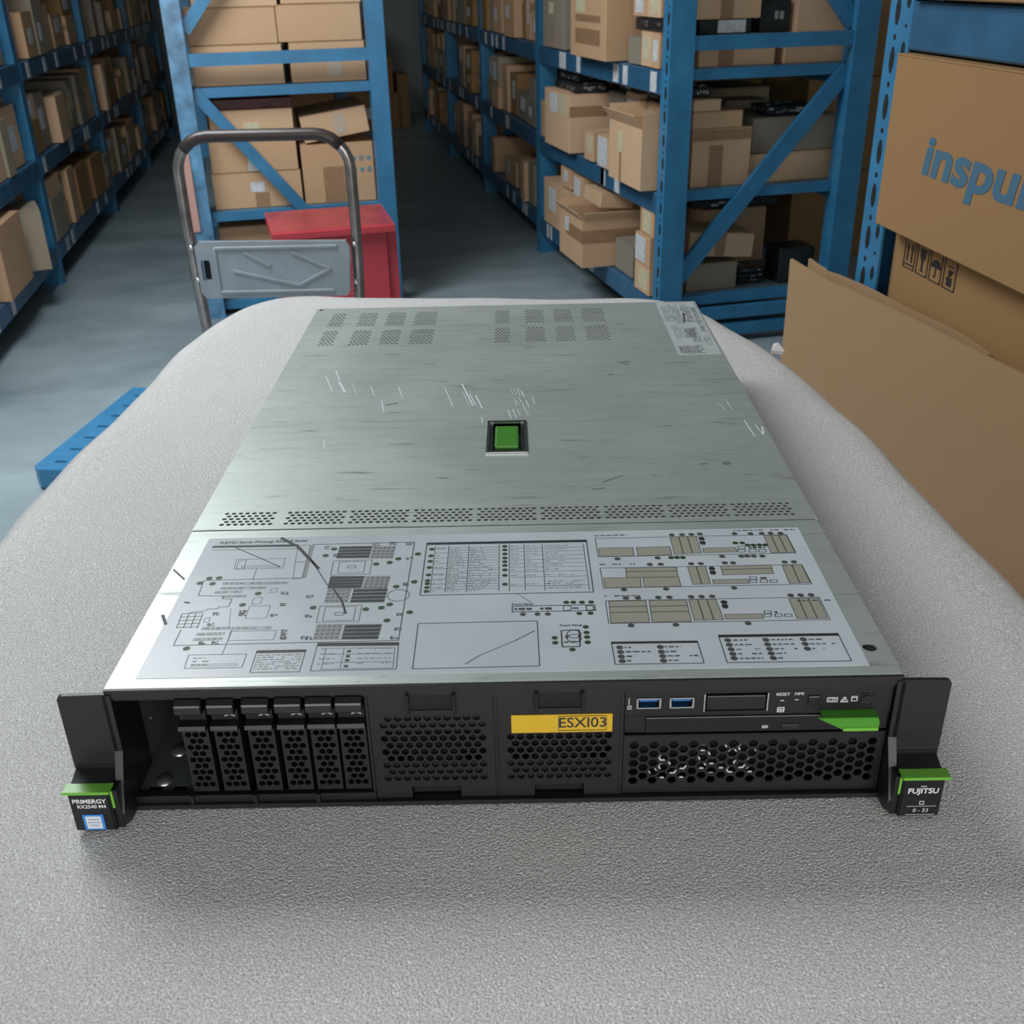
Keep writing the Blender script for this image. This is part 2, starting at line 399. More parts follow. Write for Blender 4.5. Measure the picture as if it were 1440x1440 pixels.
# ---- front cover
bm = plate([(-W, -.0005), (W, -.0005), (W, SEAM - .0010), (-W, SEAM - .0010)], [ngon(.2117, .0248, .0042, 20)], -.0012, lambda a, b, t: (a, b, H + t))
box(bm, -W, W, -.0016, -.0004, H - .0030, H - .0001)
obj('front_cover', bm, GALV, srv)
bm = BM(); box(bm, -W, W, SEAM - .003, SEAM + .004, H - .0026, H - .0016); obj('seam_strip', bm, HOLE, srv)
bm = BM(); prism(bm, ngon(.2117, .0248, .0046, 20), H - .0030, H - .0014); obj('lock_hole', fix(bm), HOLE, srv)
dome(-.2178, .7325, H, .0024, .0006, 'screw', BLACKM, srv)
# ---- release latch
bm = plate([(-.0156, .3085), (.0192, .3085), (.0188, .3768), (-.0150, .3768)], [[(-.0132, .3115), (.0170, .3115), (.0166, .3738), (-.0126, .3738)]], -.0010, lambda a, b, t: (a, b, H + .0012 + t))
latch = obj('cover_latch', bm, CHROME, srv)
bm = BM(); box(bm, -.0146, .0184, .3097, .3753, H - .009, H - .008)
box(bm, -.0130, -.0098, .312, .3735, H - .004, H + .0004); box(bm, .0136, .0168, .312, .3735, H - .004, H + .0004)
box(bm, -.0098, .0136, .312, .3165, H - .004, H - .0002)
obj('latch_well', bm, BLACKP, latch)
bm = bbox(-.0083, .0118, .3195, .3625, H - .006, H + .0022, .0016, 3); obj('latch_button', bm, GREEN, latch)

# ---- flat printing helper (lies on the lid)
class Print:
    def __init__(s, z): s.z = z; s.bm = BM()
    def poly(s, pts): s.bm.faces.new([s.bm.verts.new((x, y, s.z)) for x, y in pts])
    def line(s, a, b, w=.0005):
        a = Vector(a); b = Vector(b); d = b - a
        if d.length < 1e-6: return
        n = Vector((-d.y, d.x)).normalized() * w / 2
        s.poly([a - n, b - n, b + n, a + n])
    def loop(s, pts, w=.0005):
        for i in range(len(pts)): s.line(pts[i], pts[(i + 1) % len(pts)], w)
    def dot(s, p, r): s.poly(ngon(p[0], p[1], r, 12))
    def words(s, a, b, h=.0011, fill=.75):
        """a line of print too small to read: word-long broken strokes"""
        a = Vector(a); b = Vector(b); L = (b - a).length; d = (b - a).normalized(); n = Vector((-d.y, d.x)); t = 0
        while t < L:
            w = min(random.uniform(.0012, .0042), L - t)
            if random.random() < fill or t == 0:
                hh = h * random.uniform(.7, 1)
                p = a + d * t; q = a + d * (t + w)
                s.poly([p - n * hh / 2, q - n * hh / 2, q + n * hh / 2, p + n * hh / 2])
            t += w + .0009
    def done(s, name, mat, parent): return obj(name, fix(s.bm), mat, parent)
LZ = H + .00035
bm = bbox(-.2075, .2062, .0068, .1712, H + .00002, H + .0003, 0)
ilab = obj('instruction_label', bm, LABELW, srv)
def CA(x, y): return cover(160 + x / 3.2727, 740 + y / 3.2727)
def CB(x, y): return cover(560 + x / 4.8, 740 + y / 4.8)
def CC(x, y): return cover(820 + x / 3.2727, 740 + y / 3.2727)
ln = Print(LZ); bl = Print(LZ + .00006); ht = Print(LZ - .00001); gr = Print(LZ + .00004); kh = Print(LZ - .00002); dk = Print(LZ + .00003); mk = Print(LZ + .0001)
def P(f, *pts): return [f(*p) for p in pts]
def mix(a, b, t): return (a[0] + (b[0] - a[0]) * t, a[1] + (b[1] - a[1]) * t)
def quad_in(q, u, v): return mix(mix(q[0], q[1], u), mix(q[3], q[2], u), v)
def titled(f, pts, rows, cols, bar=.055):
    q = P(f, *pts); ln.loop(q, .0006); bl.poly([q[0], q[1], quad_in(q, 1, bar), quad_in(q, 0, bar)])
    for c0, c1 in cols:
        for r in range(rows):
            v = bar + .10 + r * (.85 - bar) / rows; ht.words(quad_in(q, c0, v), quad_in(q, c1, v), .0012)
    return q
# planar drawing at the -x end
ln.line(CA(450, 113), CA(850, 105)); bl.line(CA(455, 97), CA(850, 90), .0028)
ht.poly(P(CA, (905, 90), (925, 88), (885, 240), (862, 242)))
for pts in ([(850, 90), (905, 88), (890, 165), (835, 168)], [(835, 168), (885, 165), (868, 242), (825, 244)], [(565, 155), (790, 150), (778, 195), (555, 200)], [(590, 185), (765, 182), (763, 190), (588, 193)], [(575, 160), (610, 158), (600, 197), (565, 198)]):
    ln.loop(P(CA, *pts), .0004)
def path(f, pts, w=.0005):
    q = P(f, *pts)
    for a, b in zip(q, q[1:]): ln.line(a, b, w)
path(CA, [(860, 240), (415, 252), (390, 322), (503, 323), (500, 336), (545, 337), (528, 372), (482, 374), (478, 382), (430, 384), (425, 390), (350, 400)], .0006)
path(CA, [(310, 478), (275, 551), (1310, 528), (1385, 75), (915, 86)], .0007)
path(CA, [(545, 480), (500, 590)]); path(CA, [(658, 198), (640, 250)]); path(CA, [(540, 380), (530, 470)], .0003)
for x0, y0, x1, y1 in ((505, 262, 800, 270), (495, 284, 700, 292), (468, 303, 590, 311), (505, 322, 610, 330), (410, 468, 725, 478), (385, 495, 510, 505), (370, 518, 500, 528), (420, 425, 445, 445), (725, 290, 755, 308), (645, 332, 685, 362), (625, 370, 722, 428), (540, 485, 750, 528)):
    w = (y1 - y0) * .35
    ln.loop(P(CA, (x0, y0), (x1, y0 - 3), (x1 - w, y1 - 3), (x0 - w, y1)), .0004)
    if y1 - y0 < 12: ht.words(CA(x0 + 5, (y0 + y1) / 2), CA(x1 - 8, (y0 + y1) / 2 - 3), .0012)
for r in range(5): path(CA, [(315 - r * 6, 405 + r * 16), (412 - r * 6, 400 + r * 16)], .0006)
for c in range(4): path(CA, [(315 + c * 32, 405), (288 + c * 32, 472)], .0006)
for x, y in ((770, 310), (578, 395), (575, 408), (455, 405), (720, 412), (765, 362), (430, 455), (770, 484), (768, 500), (765, 516), (390, 538), (450, 538), (885, 325), (880, 415), (860, 515), (880, 518), (1345, 150), (1330, 268), (1300, 408), (1290, 475), (1272, 515), (970, 100), (1010, 135), (1345, 82), (1190, 88), (1270, 80)):
    for j in range(3): dk.words(CA(x, y + j * 5 - 4), CA(x + 34, y + j * 5 - 5), .0010, .8)
def dimms(x0, x1, g0, g1, y0, y1, n):
    for i in range(n):
        y = y0 + (y1 - y0) * (i + .5) / n; sl = -.28 * (y - y0)
        bl.line(CA(x0 + sl, y), CA(x1 + sl, y - 2), .0030)
        ht.line(CA(g0 + sl, y), CA(g1 + sl, y - 2), .0030)
        for g in range(5):
            a = g0 + (g1 - g0) * (g + .3) / 5; dk.line(CA(a + sl, y), CA(a + 10 + sl, y), .0012)
    for i in range(n + 1):
        y = y0 + (y1 - y0) * i / n; sl = -.28 * (y - y0); path(CA, [(min(x0, g0) + sl, y), (max(x1, g1) + sl, y - 2)], .0003)
dimms(1040, 1190, 1195, 1300, 95, 150, 4); dimms(998, 1155, 1160, 1275, 233, 288, 4); dimms(1105, 1262, 985, 1095, 290, 354, 4); dimms(1065, 1235, 935, 1055, 455, 524, 4)
for q in ([(1012, 162), (1190, 157), (1178, 222), (998, 228)], [(1040, 166), (1160, 163), (1150, 215), (1030, 219)], [(950, 370), (1142, 365), (1128, 440), (932, 446)], [(975, 375), (1115, 371), (1103, 434), (960, 438)], [(1250, 60), (1250, 60), (1250, 60), (1250, 60)][:0] or [(1078, 184), (1115, 183), (1112, 194), (1075, 195)], [(1020, 400), (1060, 399), (1056, 411), (1016, 412)]):
    ln.loop(P(CA, *q), .0005)
c0 = CA(1310, 320)
for k in range(16): ln.line((c0[0] + .007 * math.cos(k * .3927), c0[1] + .007 * math.sin(k * .3927)), (c0[0] + .007 * math.cos((k + 1) * .3927), c0[1] + .007 * math.sin((k + 1) * .3927)), .0006)
for p in ((485, 240), (665, 312), (593, 364), (335, 565), (918, 377), (1015, 107), (975, 137), (1208, 176), (1270, 169), (1310, 152), (1400, 130), (1383, 258), (1300, 280), (1270, 362), (1232, 377), (1160, 384), (1362, 398), (1257, 436), (397, 264), (455, 267), (440, 242)): gr.dot(CA(*p), .0022)
q = P(CA, (345, 595), (612, 590), (590, 652), (325, 657)); ln.loop(q, .0005)
for v in (.25, .5, .75): ht.words(quad_in(q, .1, v), quad_in(q, .38, v), .0013)
ln.loop([quad_in(q, .1, .72), quad_in(q, .9, .72), quad_in(q, .9, .85), quad_in(q, .1, .85)], .0003)
titled(CA, [(660, 575), (885, 570), (855, 672), (627, 675)], 7, [(.04, .95)], .12)
q = titled(CA, [(940, 540), (1312, 537), (1300, 660), (905, 668)], 4, [(.06, .25), (.52, .92)], .12)
for v in (.2, .42, .72, .95): ln.line(quad_in(q, .12, v), quad_in(q, .96, v), .0004)
for u in (.12, .34, .96): ln.line(quad_in(q, u, .2), quad_in(q, u, .95), .0004)
for v in (.32, .5, .65, .86): bl.line(quad_in(q, .38, v), quad_in(q, .43, v), .0022)
# LED table
q = P(CB, (195, 115), (1270, 95), (1318, 447), (147, 470)); ln.loop(q, .0008)
bl.poly([q[0], q[1], quad_in(q, 1, .045), quad_in(q, 0, .045)])
for a, b in (((250, 140), (215, 455)), ((342, 135), (315, 450)), ((478, 132), (460, 447)), ((682, 125), (680, 440)), ((750, 127), (750, 440)), ((848, 125), (858, 438)), ((970, 122), (992, 437)), ((1248, 120), (1292, 435))): path(CB, [a, b], .0005)
for i in range(17):
    y = 150 + i * 17.5; x0 = 342 - (y - 135) * .09 if i % 2 else 250 - (y - 140) * .11
    path(CB, [(x0, y), (682, y - 8)], .00035)
    ht.words(CB(486 - (y - 140) * .06, y + 8), CB(random.uniform(560, 670), y + 2), .0012); ht.words(CB(348 - (y - 140) * .09, y + 9), CB(random.uniform(400, 460), y + 6), .0012)
for i, y in enumerate((158, 203, 240, 282, 332, 370, 391, 417, 443)): ht.words(CB(258 - (y - 140) * .1, y), CB(325 - (y - 140) * .1, y - 2), .0013); gr.dot(CB(227 - (y - 158) * .13, y), .0019)
for i, y in enumerate((139, 163, 190, 218, 243, 268, 298, 335, 395)):
    gr.dot(CB(720, y), .0019); path(CB, [(750, y + 13), (1252 + (y - 120) * .13, y + 3)], .00035)
    ht.words(CB(760, y), CB(815, y - 2), .0012); ht.words(CB(862, y - 2), CB(940, y - 4), .0012); ht.words(CB(990, y - 5), CB(random.uniform(1080, 1220), y - 8), .0012)
for y in (375, 390, 405, 420): ht.words(CB(1010, y), CB(1250, y - 6), .0012)
ln.loop(P(CB, (135, 660), (938, 642), (955, 946), (97, 966)), .0007)
ln.loop(P(CB, (770, 543), (1325, 533), (1332, 572), (770, 582)), .0008)
dk.words(CB(785, 563), CB(1105, 557), .0030, .6); ln.loop(P(CB, (1115, 540), (1165, 539), (1166, 570), (1115, 571)), .0006); dk.words(CB(1175, 556), CB(1225, 556), .0018); ln.loop(P(CB, (1268, 540), (1315, 539), (1320, 568), (1270, 570)), .0008)
for p in ((842, 598), (940, 597), (1010, 596)): dk.dot(CB(*p), .0019); path(CB, [p, (p[0], p[1] - 25)], .0004)
for p in ((1135, 517), (1182, 517), (1240, 517), (1302, 515), (1222, 592), (1298, 590), (1266, 683), (1271, 721), (1275, 752), (1279, 787), (1056, 757), (1060, 790), (1176, 836)): gr.dot(CB(*p), .0019)
q = P(CB, (1100, 707), (1220, 702), (1228, 815), (1108, 818)); ln.loop(q, .0010)
for v in (.25, .5): c0 = quad_in(q, .7, v); ln.loop(ngon(c0[0], c0[1], .0042, 12), .0007)
dk.words(quad_in(q, .12, .72), quad_in(q, .85, .72), .002); dk.words(quad_in(q, .2, .4), quad_in(q, .32, .4), .004)
# rear views
def frame(pts): ln.loop(P(CC, *pts), .0006)
def slots(pts, nv=0, nh=0):
    q = P(CC, *pts); kh.poly(q); ln.loop(q, .0005)
    for i in range(1, nv): ln.line(quad_in(q, i / nv, 0), quad_in(q, i / nv, 1), .0008)
    for i in range(1, nh): ln.line(quad_in(q, 0, i / nh * .8), quad_in(q, 1, i / nh * .8), .0008)
frame([(55, 58), (935, 40), (980, 125), (70, 143)]); frame([(78, 195), (1005, 178), (1053, 268), (95, 287)]); frame([(103, 345), (1085, 328), (1137, 432), (118, 450)])
slots([(70, 103), (228, 99), (236, 138), (78, 142)]); slots([(245, 99), (400, 95), (408, 134), (252, 138)]); slots([(400, 52), (520, 48), (545, 125), (420, 130)], 3); slots([(550, 103), (700, 99), (710, 120), (555, 124)]); slots([(830, 45), (935, 42), (975, 122), (865, 125)], 3)
slots([(195, 193), (430, 190), (437, 235), (200, 238)], 0, 2); slots([(95, 240), (263, 238), (268, 282), (103, 286)]); slots([(275, 238), (440, 235), (450, 278), (283, 282)]); slots([(480, 188), (562, 185), (587, 268), (505, 270)], 2); slots([(632, 185), (865, 180), (877, 220), (642, 226)], 0, 2); slots([(595, 248), (755, 245), (763, 265), (600, 268)]); slots([(915, 182), (1005, 178), (1045, 262), (950, 265)], 2)
slots([(118, 347), (288, 345), (306, 443), (128, 447)], 0, 3); slots([(303, 345), (475, 342), (498, 440), (318, 443)], 0, 3); slots([(485, 340), (610, 337), (647, 432), (512, 435)], 3); slots([(650, 408), (822, 405), (830, 427), (658, 430)]); slots([(945, 335), (1080, 332), (1125, 425), (985, 428)], 3)
for x, y in ((712, 95), (765, 235), (832, 392)):
    for i, (dx, dy) in enumerate(((0, 0), (0, 14), (50, 14), (95, 14))): frame([(x + dx, y + dy), (x + dx + 32, y + dy - 1), (x + dx + 35, y + dy + 11), (x + dx + 2, y + dy + 12)])
    dk.words(CC(x + 50, y + 6), CC(x + 125, y + 4), .0028)
for x, y in ((545, 68), (592, 205), (648, 360)): bl.dot(CC(x, y - 8), .0022); bl.dot(CC(x + 5, y + 10), .0022); ln.loop(P(CC, (x - 9, y - 16), (x + 7, y - 16), (x + 15, y + 20), (x - 2, y + 20)), .0006)
for p in ((408, 42), (455, 41), (498, 40), (537, 38), (697, 36), (770, 36), (822, 35), (862, 34), (908, 34), (158, 152), (343, 148), (640, 141), (728, 140), (755, 139), (785, 139), (825, 139), (307, 178), (357, 177), (497, 175), (541, 174), (652, 171), (690, 171), (927, 167), (970, 166), (188, 294), (382, 291), (695, 286), (197, 333), (252, 332), (346, 330), (397, 329), (497, 327), (545, 326), (594, 325), (955, 320), (1001, 319), (1049, 318), (221, 459), (427, 456), (759, 449),
          (665, 527), (673, 548), (681, 569), (689, 590), (695, 610), (841, 525), (849, 546), (858, 567), (866, 588), (875, 609), (1013, 523), (1022, 544), (1032, 566), (168, 560), (172, 581), (176, 602), (180, 623), (355, 558), (360, 580), (366, 600), (370, 621)): dk.dot(CC(*p), .0021)
for p in ((405, 147), (432, 146), (459, 146), (700, 79), (732, 79), (757, 89), (783, 89), (811, 88), (838, 88)): gr.dot(CC(*p), .0020)
for a, b in (((52, 46), (200, 42)), ((75, 178), (240, 176)), ((97, 323), (262, 322)), ((690, 22), (975, 17)), ((985, 345), (1138, 342)), ((190, 560), (220, 560)), ((195, 580), (310, 579)), ((200, 601), (225, 601)), ((202, 622), (230, 621)), ((375, 557), (450, 556)), ((380, 579), (430, 578)), ((388, 599), (530, 597)), ((392, 620), (442, 619))) + tuple(((690 + 8 * i, 527 + 21 * i), (798 + 8 * i, 525 + 21 * i)) for i in range(5)) + tuple(((865 + 8 * i, 525 + 21 * i), (970 + 8 * i - (60 if i > 2 else 0), 523 + 21 * i)) for i in range(5)) + (((1036, 523), (1150, 521)), ((1045, 544), (1160, 542)), ((1055, 565), (1110, 564))):
    dk.words(CC(*a), CC(*b), .0014)
q = P(CC, (130, 535), (525, 530), (557, 632), (148, 638)); ln.loop(q, .0007); bl.poly([q[0], q[1], quad_in(q, 1, .09), quad_in(q, 0, .09)])
q = P(CC, (622, 503), (1172, 495), (1235, 622), (663, 630)); ln.loop(q, .0007); bl.poly([q[0], q[1], quad_in(q, 1, .09), quad_in(q, 0, .09)])
# scuffs: a black rubbed streak and fine scratches on the label
for f, pts, w in ((CA, [(770, 55), (838, 92), (850, 98), (900, 152), (945, 198)], .0022), (CA, [(275, 200), (325, 245)], .0014), (CA, [(225, 410), (240, 455)], .0022), (CA, [(1010, 290), (1050, 345), (1068, 405)], .0014), (CA, [(905, 150), (985, 275)], .0006), (CA, [(560, 100), (700, 160), (765, 190)], .0006), (CA, [(325, 352), (350, 355)], .0016), (CB, [(450, 935), (560, 870), (780, 780), (920, 710)], .0004), (CB, [(800, 455), (900, 520)], .0004)):
    q = P(f, *pts)
    for a, b in zip(q, q[1:]): mk.line(a, b, w * random.uniform(.7, 1.2))
M = Matrix.Translation((*CA(690, 74), LZ + .00005)); text_bm(ln.bm, 'FUJITSU Server Primergy RX2540 Series', .0044, M @ Matrix.Rotation(RAD(1), 4, 'Z'), bold=.00012, sx=.84)
text_bm(ln.bm, 'Front Panel', .0034, Matrix.Translation((*CB(838, 530), LZ)), bold=.0001, sx=.85)
text_bm(ln.bm, 'Front Panel', .0034, Matrix.Translation((*CB(1165, 672), LZ)), bold=.0001, sx=.85)
ln.done('line_print', INKL, ilab); bl.done('black_bar_print', INKK, ilab); ht.done('fine_lettering', INKH, ilab); gr.done('green_dot', INKGR, ilab)
kh.done('slot_block_print', KHAKI, ilab); dk.done('dark_lettering', INKL, ilab); mk.done('black_scuff', INKK, ilab)
# rating label at the far +x corner
bm = bbox(.1765, .2205, .546, .7345, H + .00002, H + .0003, 0); rl = obj('rating_label', bm, FILM, srv)
pr = Print(H + .0004)
for x0, x1, y0, y1, n in ((.180, .190, .66, .725, 5), (.190, .200, .65, .727, 6), (.202, .212, .655, .725, 8), (.213, .219, .62, .72, 5), (.183, .196, .60, .645, 6), (.199, .209, .585, .64, 7), (.211, .218, .575, .61, 4)):
    for i in range(n): x = x0 + (x1 - x0) * i / n; pr.words((x, y0), (x, y1 - random.uniform(0, .012)), .0008)
for i in range(8): y = .550 + i * .0032; pr.words((.180, y), (random.uniform(.199, .208), y), .0018, .95)
for i in range(9): pr.line((.195 + i * .0011, .60), (.195 + i * .0011, .632), .0005)
pr.line((.199, .655), (.2025, .690), .0022)
pr.done('fine_lettering', INKL, rl)
# bright scratches worn into the lid
sc = Print(H + .0002)
def scr(pts, w):
    q = [cover(420 + x / 4.5, 410 + y / 4.5) for x, y in pts]
    for a, b in zip(q, q[1:]): sc.line(a, b, w)
for pts, w in (([(235, 500), (262, 570)], .0012), ([(255, 565), (293, 640)], .0022), ([(170, 530), (212, 632)], .0010), ([(455, 600), (480, 660)], .0008), ([(525, 690), (540, 765)], .0010), ([(632, 605), (658, 672)], .0008), ([(925, 612), (978, 732)], .0008), ([(1033, 585), (1105, 725)], .0013), ([(1120, 655), (1163, 742)], .0012), ([(1325, 750), (1345, 805)], .0008), ([(1355, 745), (1378, 800)], .0008), ([(1385, 610), (1400, 660)], .0006), ([(340, 580), (365, 650)], .0005), ([(1040, 640), (1080, 720)], .0005), ([(160, 940), (165, 1000)], .0010), ([(1158, 795), (1162, 835)], .0009)): scr(pts, w)
def scr2(pts, w):
    q = [cover(660 + x / 3, 410 + y / 3) for x, y in pts]
    for a, b in zip(q, q[1:]): sc.line(a, b, w)
for i in range(14): x = random.uniform(170, 270); y = random.uniform(400, 500); scr2([(x, y), (x + 12, y + random.uniform(15, 35))], random.uniform(.0003, .0007))
for pts, w in (([(0, 430), (28, 480)], .0009), ([(1160, 545), (1205, 612)], .0009), ([(1205, 560), (1240, 605)], .0008), ([(1080, 455), (1108, 500)], .0005), ([(1235, 570), (1242, 600)], .0015), ([(1050, 470), (1080, 500)], .0005)): scr2(pts, w)
sc.done('scratch_pattern', SCRATCH, srv)
sm = Print(H + .00015)
def smr(pts, w):
    q = [cover(660 + x / 3, 410 + y / 3) for x, y in pts]
    for a, b in zip(q, q[1:]): sm.line(a, b, w)
smr([(618, 300), (650, 296), (682, 296)], .0014); smr([(640, 300), (672, 308)], .0022); smr([(585, 352), (608, 347)], .0016); smr([(1030, 550), (1078, 554)], .0009); smr([(1070, 727), (1100, 722)], .0050); smr([(975, 727), (1000, 727)], .0016); smr([(515, 835), (575, 828)], .0012); smr([(560, 805), (605, 790), (650, 775)], .0010); smr([(815, 568), (850, 565)], .0012)
smr([(-300, 470), (-355, 480)], .0016)
sm.done('smudge_pattern', plain('dull_smudge', (.16, .17, .165), .6), srv)

# ---- drive carriers
hx = None
def drive(x0, idx):
    x1 = x0 + .0150
    bm = plate([(x0, .0105), (x1, .0105), (x1, .0575), (x0, .0575)], hexgrid(x0 + .0009, x1 - .0009,   .0118, .0565, .0043, .00208, 6, row=.0046), .0035, lambda a, b, t: (a, -.0005 + t, b))
    box(bm, x0, x0 + .0008, .003, .10, .0105, .0795); box(bm, x1 - .0008, x1, .003, .10, .0105, .0795); box(bm, x0, x1, .060, .0615, .0105, .0795)
    d = obj('drive_carrier', bm, BLACKM, srv)
    bm = BM(); prism(bm, [(-.0035, .0575), (-.0052, .0590), (-.0045, .0615), (.004, .0625), (.004, .0575)], x0 - .0002, x1 + .0002, 'x'); obj('carrier_lip', fix(bm), BLACKM, d)
    bm = BM(); prism(bm, [(-.0030, .0800), (-.0062, .0765), (-.0068, .0712), (-.0040, .0700), (.002, .0700), (.003, .0800)], x0 - .0002, x1 + .0002, 'x')
    bevel(fix(bm), .0006, 1); obj('release_handle', bm, BLACKG, d)
    bm = BM(); box(bm, x0, x1, .0005, .004, .0625, .0700); obj('handle_recess', bm, BLACKP, d)
    bm = BM(); cx = x0 + .0105
    if idx:
        for s in (-1, 1): prism(bm, [(cx + s * .0004, .0668), (cx + s * .0030, .0655), (cx + s * .0028, .0648), (cx + s * .0002, .0660)], 0, .0006, 'y')
        obj('status_mark', fix(bm), INKG, d)
    return d
for i, x0 in enumerate((-.1845, -.1662, -.1467, -.1283, -.1110, -.0942)): drive(x0, i)
# bay dividers under the carriers
bm = BM()
for x in (-.1855, -.1478, -.1108): box(bm, x - .001, x + .001, -.004, .003, .001, .0095)
obj('bay_divider', bm, BLACKM, srv)
# ---- blank panels
def blank(x0, x1, sticker):
    hs = hexgrid(x0 + .0035, x1 - .003, .0150, .0665, .0056, .0024, 6)
    cx = (x0 + x1) / 2 + .0002
    keep = [h for h in hs if not (sticker and sum(p[1] for p in h) / 6 > .0505 and sum(p[0] for p in h) / 6 > .002)]
    bm = plate([(x0, .0040), (cx - .0145, .0040), (cx - .0145, .0125), (cx + .0145, .0125), (cx + .0145, .0040), (x1, .0040), (x1, .0810), (cx + .0138, .0810), (cx + .0138, .0680), (cx - .0138, .0680), (cx - .0138, .0810), (x0, .0810)], keep, .0020, lambda a, b, t: (a, -.0018 + t, b))
    p = obj('bay_blank_panel', bm, BLACKM, srv)
    bm = BM(); prism(bm, [(-.0010, .0690), (-.0035, .0700), (-.0050, .0745), (-.0020, .0790), (.002, .0795), (.002, .0680)], cx - .0120, cx + .0120, 'x')
    box(bm, cx - .0138, cx - .0122, -.0060, .002, .0675, .0815); box(bm, cx + .0122, cx + .0138, -.0060, .002, .0675, .0815)
    obj('panel_latch', fix(bm), HOLE, p)
    bm = BM(); box(bm, cx - .0145, cx + .0145, .004, .006, .003, .0815); obj('latch_recess', bm, HOLE, p)
    bm = BM(); box(bm, x0, x1, .010, .011, .004, .0800); obj('inner_shield', bm, BLACKP, p)
    bm = BM(); box(bm, x0 + .002, x1 - .002, .0004, .0010, .0126, .0285); box(bm, x0 + .002, x1 - .002, .0004, .0010, .0520, .0675); obj('backing_plate', bm, BLACKM, p)
    return p
b1 = blank(-.0760, -.0058, False); b2 = blank(-.0034, .0660, True)
bm = bbox(.0042, .0616, -.0024, -.0018, .0512, .0637, 0); yl = obj('yellow_name_label', bm, YEL, srv)
bm = BM(); text_bm(bm, 'ESXI03', .0098, Matrix.Translation((.0447, -.0026, .0577)) @ FRONT, bold=.00012, sx=.98)
for a in ((.0309, .0583, .0524, .0527), (.0309, .0583, .0625, .0628), (.0309, .0312, .0524, .0628), (.0580, .0583, .0524, .0628)): box(bm, a[0], a[1], -.0027, -.0024, a[2], a[3])
obj('printed_name', bm, INKK, yl)
# ---- operator panel
bm = plate([(.0686, .0612), (.2186, .0612), (.2186, .0795), (.0686, .0795)], [[(.0750, .0665), (.0888, .0665), (.0888, .0738), (.0750, .0738)], [(.0936, .0665), (.1072, .0665), (.1072, .0738), (.0936, .0738)], [(.1128, .0636), (.1490, .0636), (.1490, .0760), (.1128, .0760)]], .0025, lambda a, b, t: (a, -.0015 + t, b))
op = obj('operator_panel', bm, BLACKP, srv)
for x in (.0750, .0936):
    bm = BM(); w = .0137
    for a in ((x, x + w, .0665, .0672), (x, x + w, .0729, .0736), (x, x + .0009, .0665, .0736), (x + w - .0009, x + w, .0665, .0736)): box(bm, a[0], a[1], -.0021, .008, a[2], a[3])
    u = obj('usb_port', bm, CHROME, op)
bm = BM()
for x in (.0750, .0936): box(bm, x + .0018, x + .0119, -.0006, .008, .0704, .0726)
obj('usb_tongue', bm, USBB, op)
bm = BM()
for x in (.0750, .0936): box(bm, x + .0006, x + .0131, .008, .009, .0668, .0733)
obj('usb_recess', bm, HOLE, op)
bm = bbox(.1142, .1476, -.0024, .003, .0648, .0748, .0007); obj('pull_tab', bm, BLACKP, op)
bm = BM(); box(bm, .1128, .1135, -.0022, 0, .0636, .0760); box(bm, .1483, .1490, -.0022, 0, .0636, .0760); obj('tab_guide', bm, CHROME, op)
bm = BM()
T = lambda x, z: Matrix.Translation((x, -.00165, z)) @ FRONT
text_bm(bm, 'RESET', .0028, T(.1570, .0745), sx=1.05); text_bm(bm, 'NMI', .0028, T(.1660, .0747), sx=1.05)
text_bm(bm, 'SS', .0034, Matrix.Translation((.0712, -.00165, .0672)) @ FRONT @ Matrix.Rotation(RAD(90), 4, 'Z'))
for x, z, r in ((.1568, .0702, .0010), (.1650, .0706, .0010)): box(bm, x - r, x + r, -.0017, -.0015, z - .0002, z + .0002)
for a in ((.1546, .1552, .0622, .0656), (.1580, .1586, .0622, .0656), (.1546, .1586, .0622, .0627), (.1546, .1586, .0651, .0656), (.1556, .1576, .0634, .0642)): box(bm, a[0], a[1], -.0017, -.0015, a[2], a[3])
box(bm, .0706, .0709, -.0017, -.0015, .0690, .0738)
# status symbols: boxed letters, warning triangle, disk
for a in ((.1820, .1880, .0686, .0690), (.1820, .1880, .0714, .0718), (.1820, .1824, .0686, .0718), (.1876, .1880, .0686, .0718)): box(bm, a[0], a[1], -.0017, -.0015, a[2], a[3])
text_bm(bm, 'CSS', .0026, T(.1850, .0702))
for a, b in (((.1897, .0686), (.1917, .0720)), ((.1917, .0720), (.1937, .0686)), ((.1897, .0686), (.1937, .0686)), ((.1911, .0686), (.1925, .0716)), ((.1929, .0700), (.1939, .0686))):
    d = (Vector(b) - Vector(a)).normalized() * .0002; prism(bm, [(a[0] - d.y, a[1] + d.x), (b[0] - d.y, b[1] + d.x), (b[0] + d.y, b[1] - d.x), (a[0] + d.y, a[1] - d.x)], -.0017, -.0015, 'y')
for a in ((.1956, .1960, .0692, .0722), (.1986, .1990, .0692, .0722), (.1958, .1988, .0690, .0693), (.1958, .1988, .0713, .0716), (.1958, .1988, .0721, .0724)): box(bm, a[0], a[1], -.0017, -.0015, a[2], a[3])
obj('symbol_print', bm, INKW, op)
bm = bbox(.1712, .1778, -.0026, -.001, .0668, .0734, .0006); obj('id_button', bm, BLACKG, op)
bm = BM(); prism(bm, ngon(.2045, .0697, .0032, 16), -.0022, -.001, 'y'); box(bm, .2011, .2016, -.0019, -.0014, .0660, .0738); box(bm, .2075, .2080, -.0019, -.0014, .0660, .0738); box(bm, .2011, .2080, -.0019, -.0014, .0738, .0742); obj('power_button', fix(bm), BLACKM, op)
bm = BM(); prism(bm, [(.1755, .0632), (.2095, .0632), (.2108, .0600), (.2106, .0552), (.2095, .0542), (.1920, .0542), (.1905, .0548)], -.0095, -.0078, 'y'); bevel(fix(bm), .0004, 1)
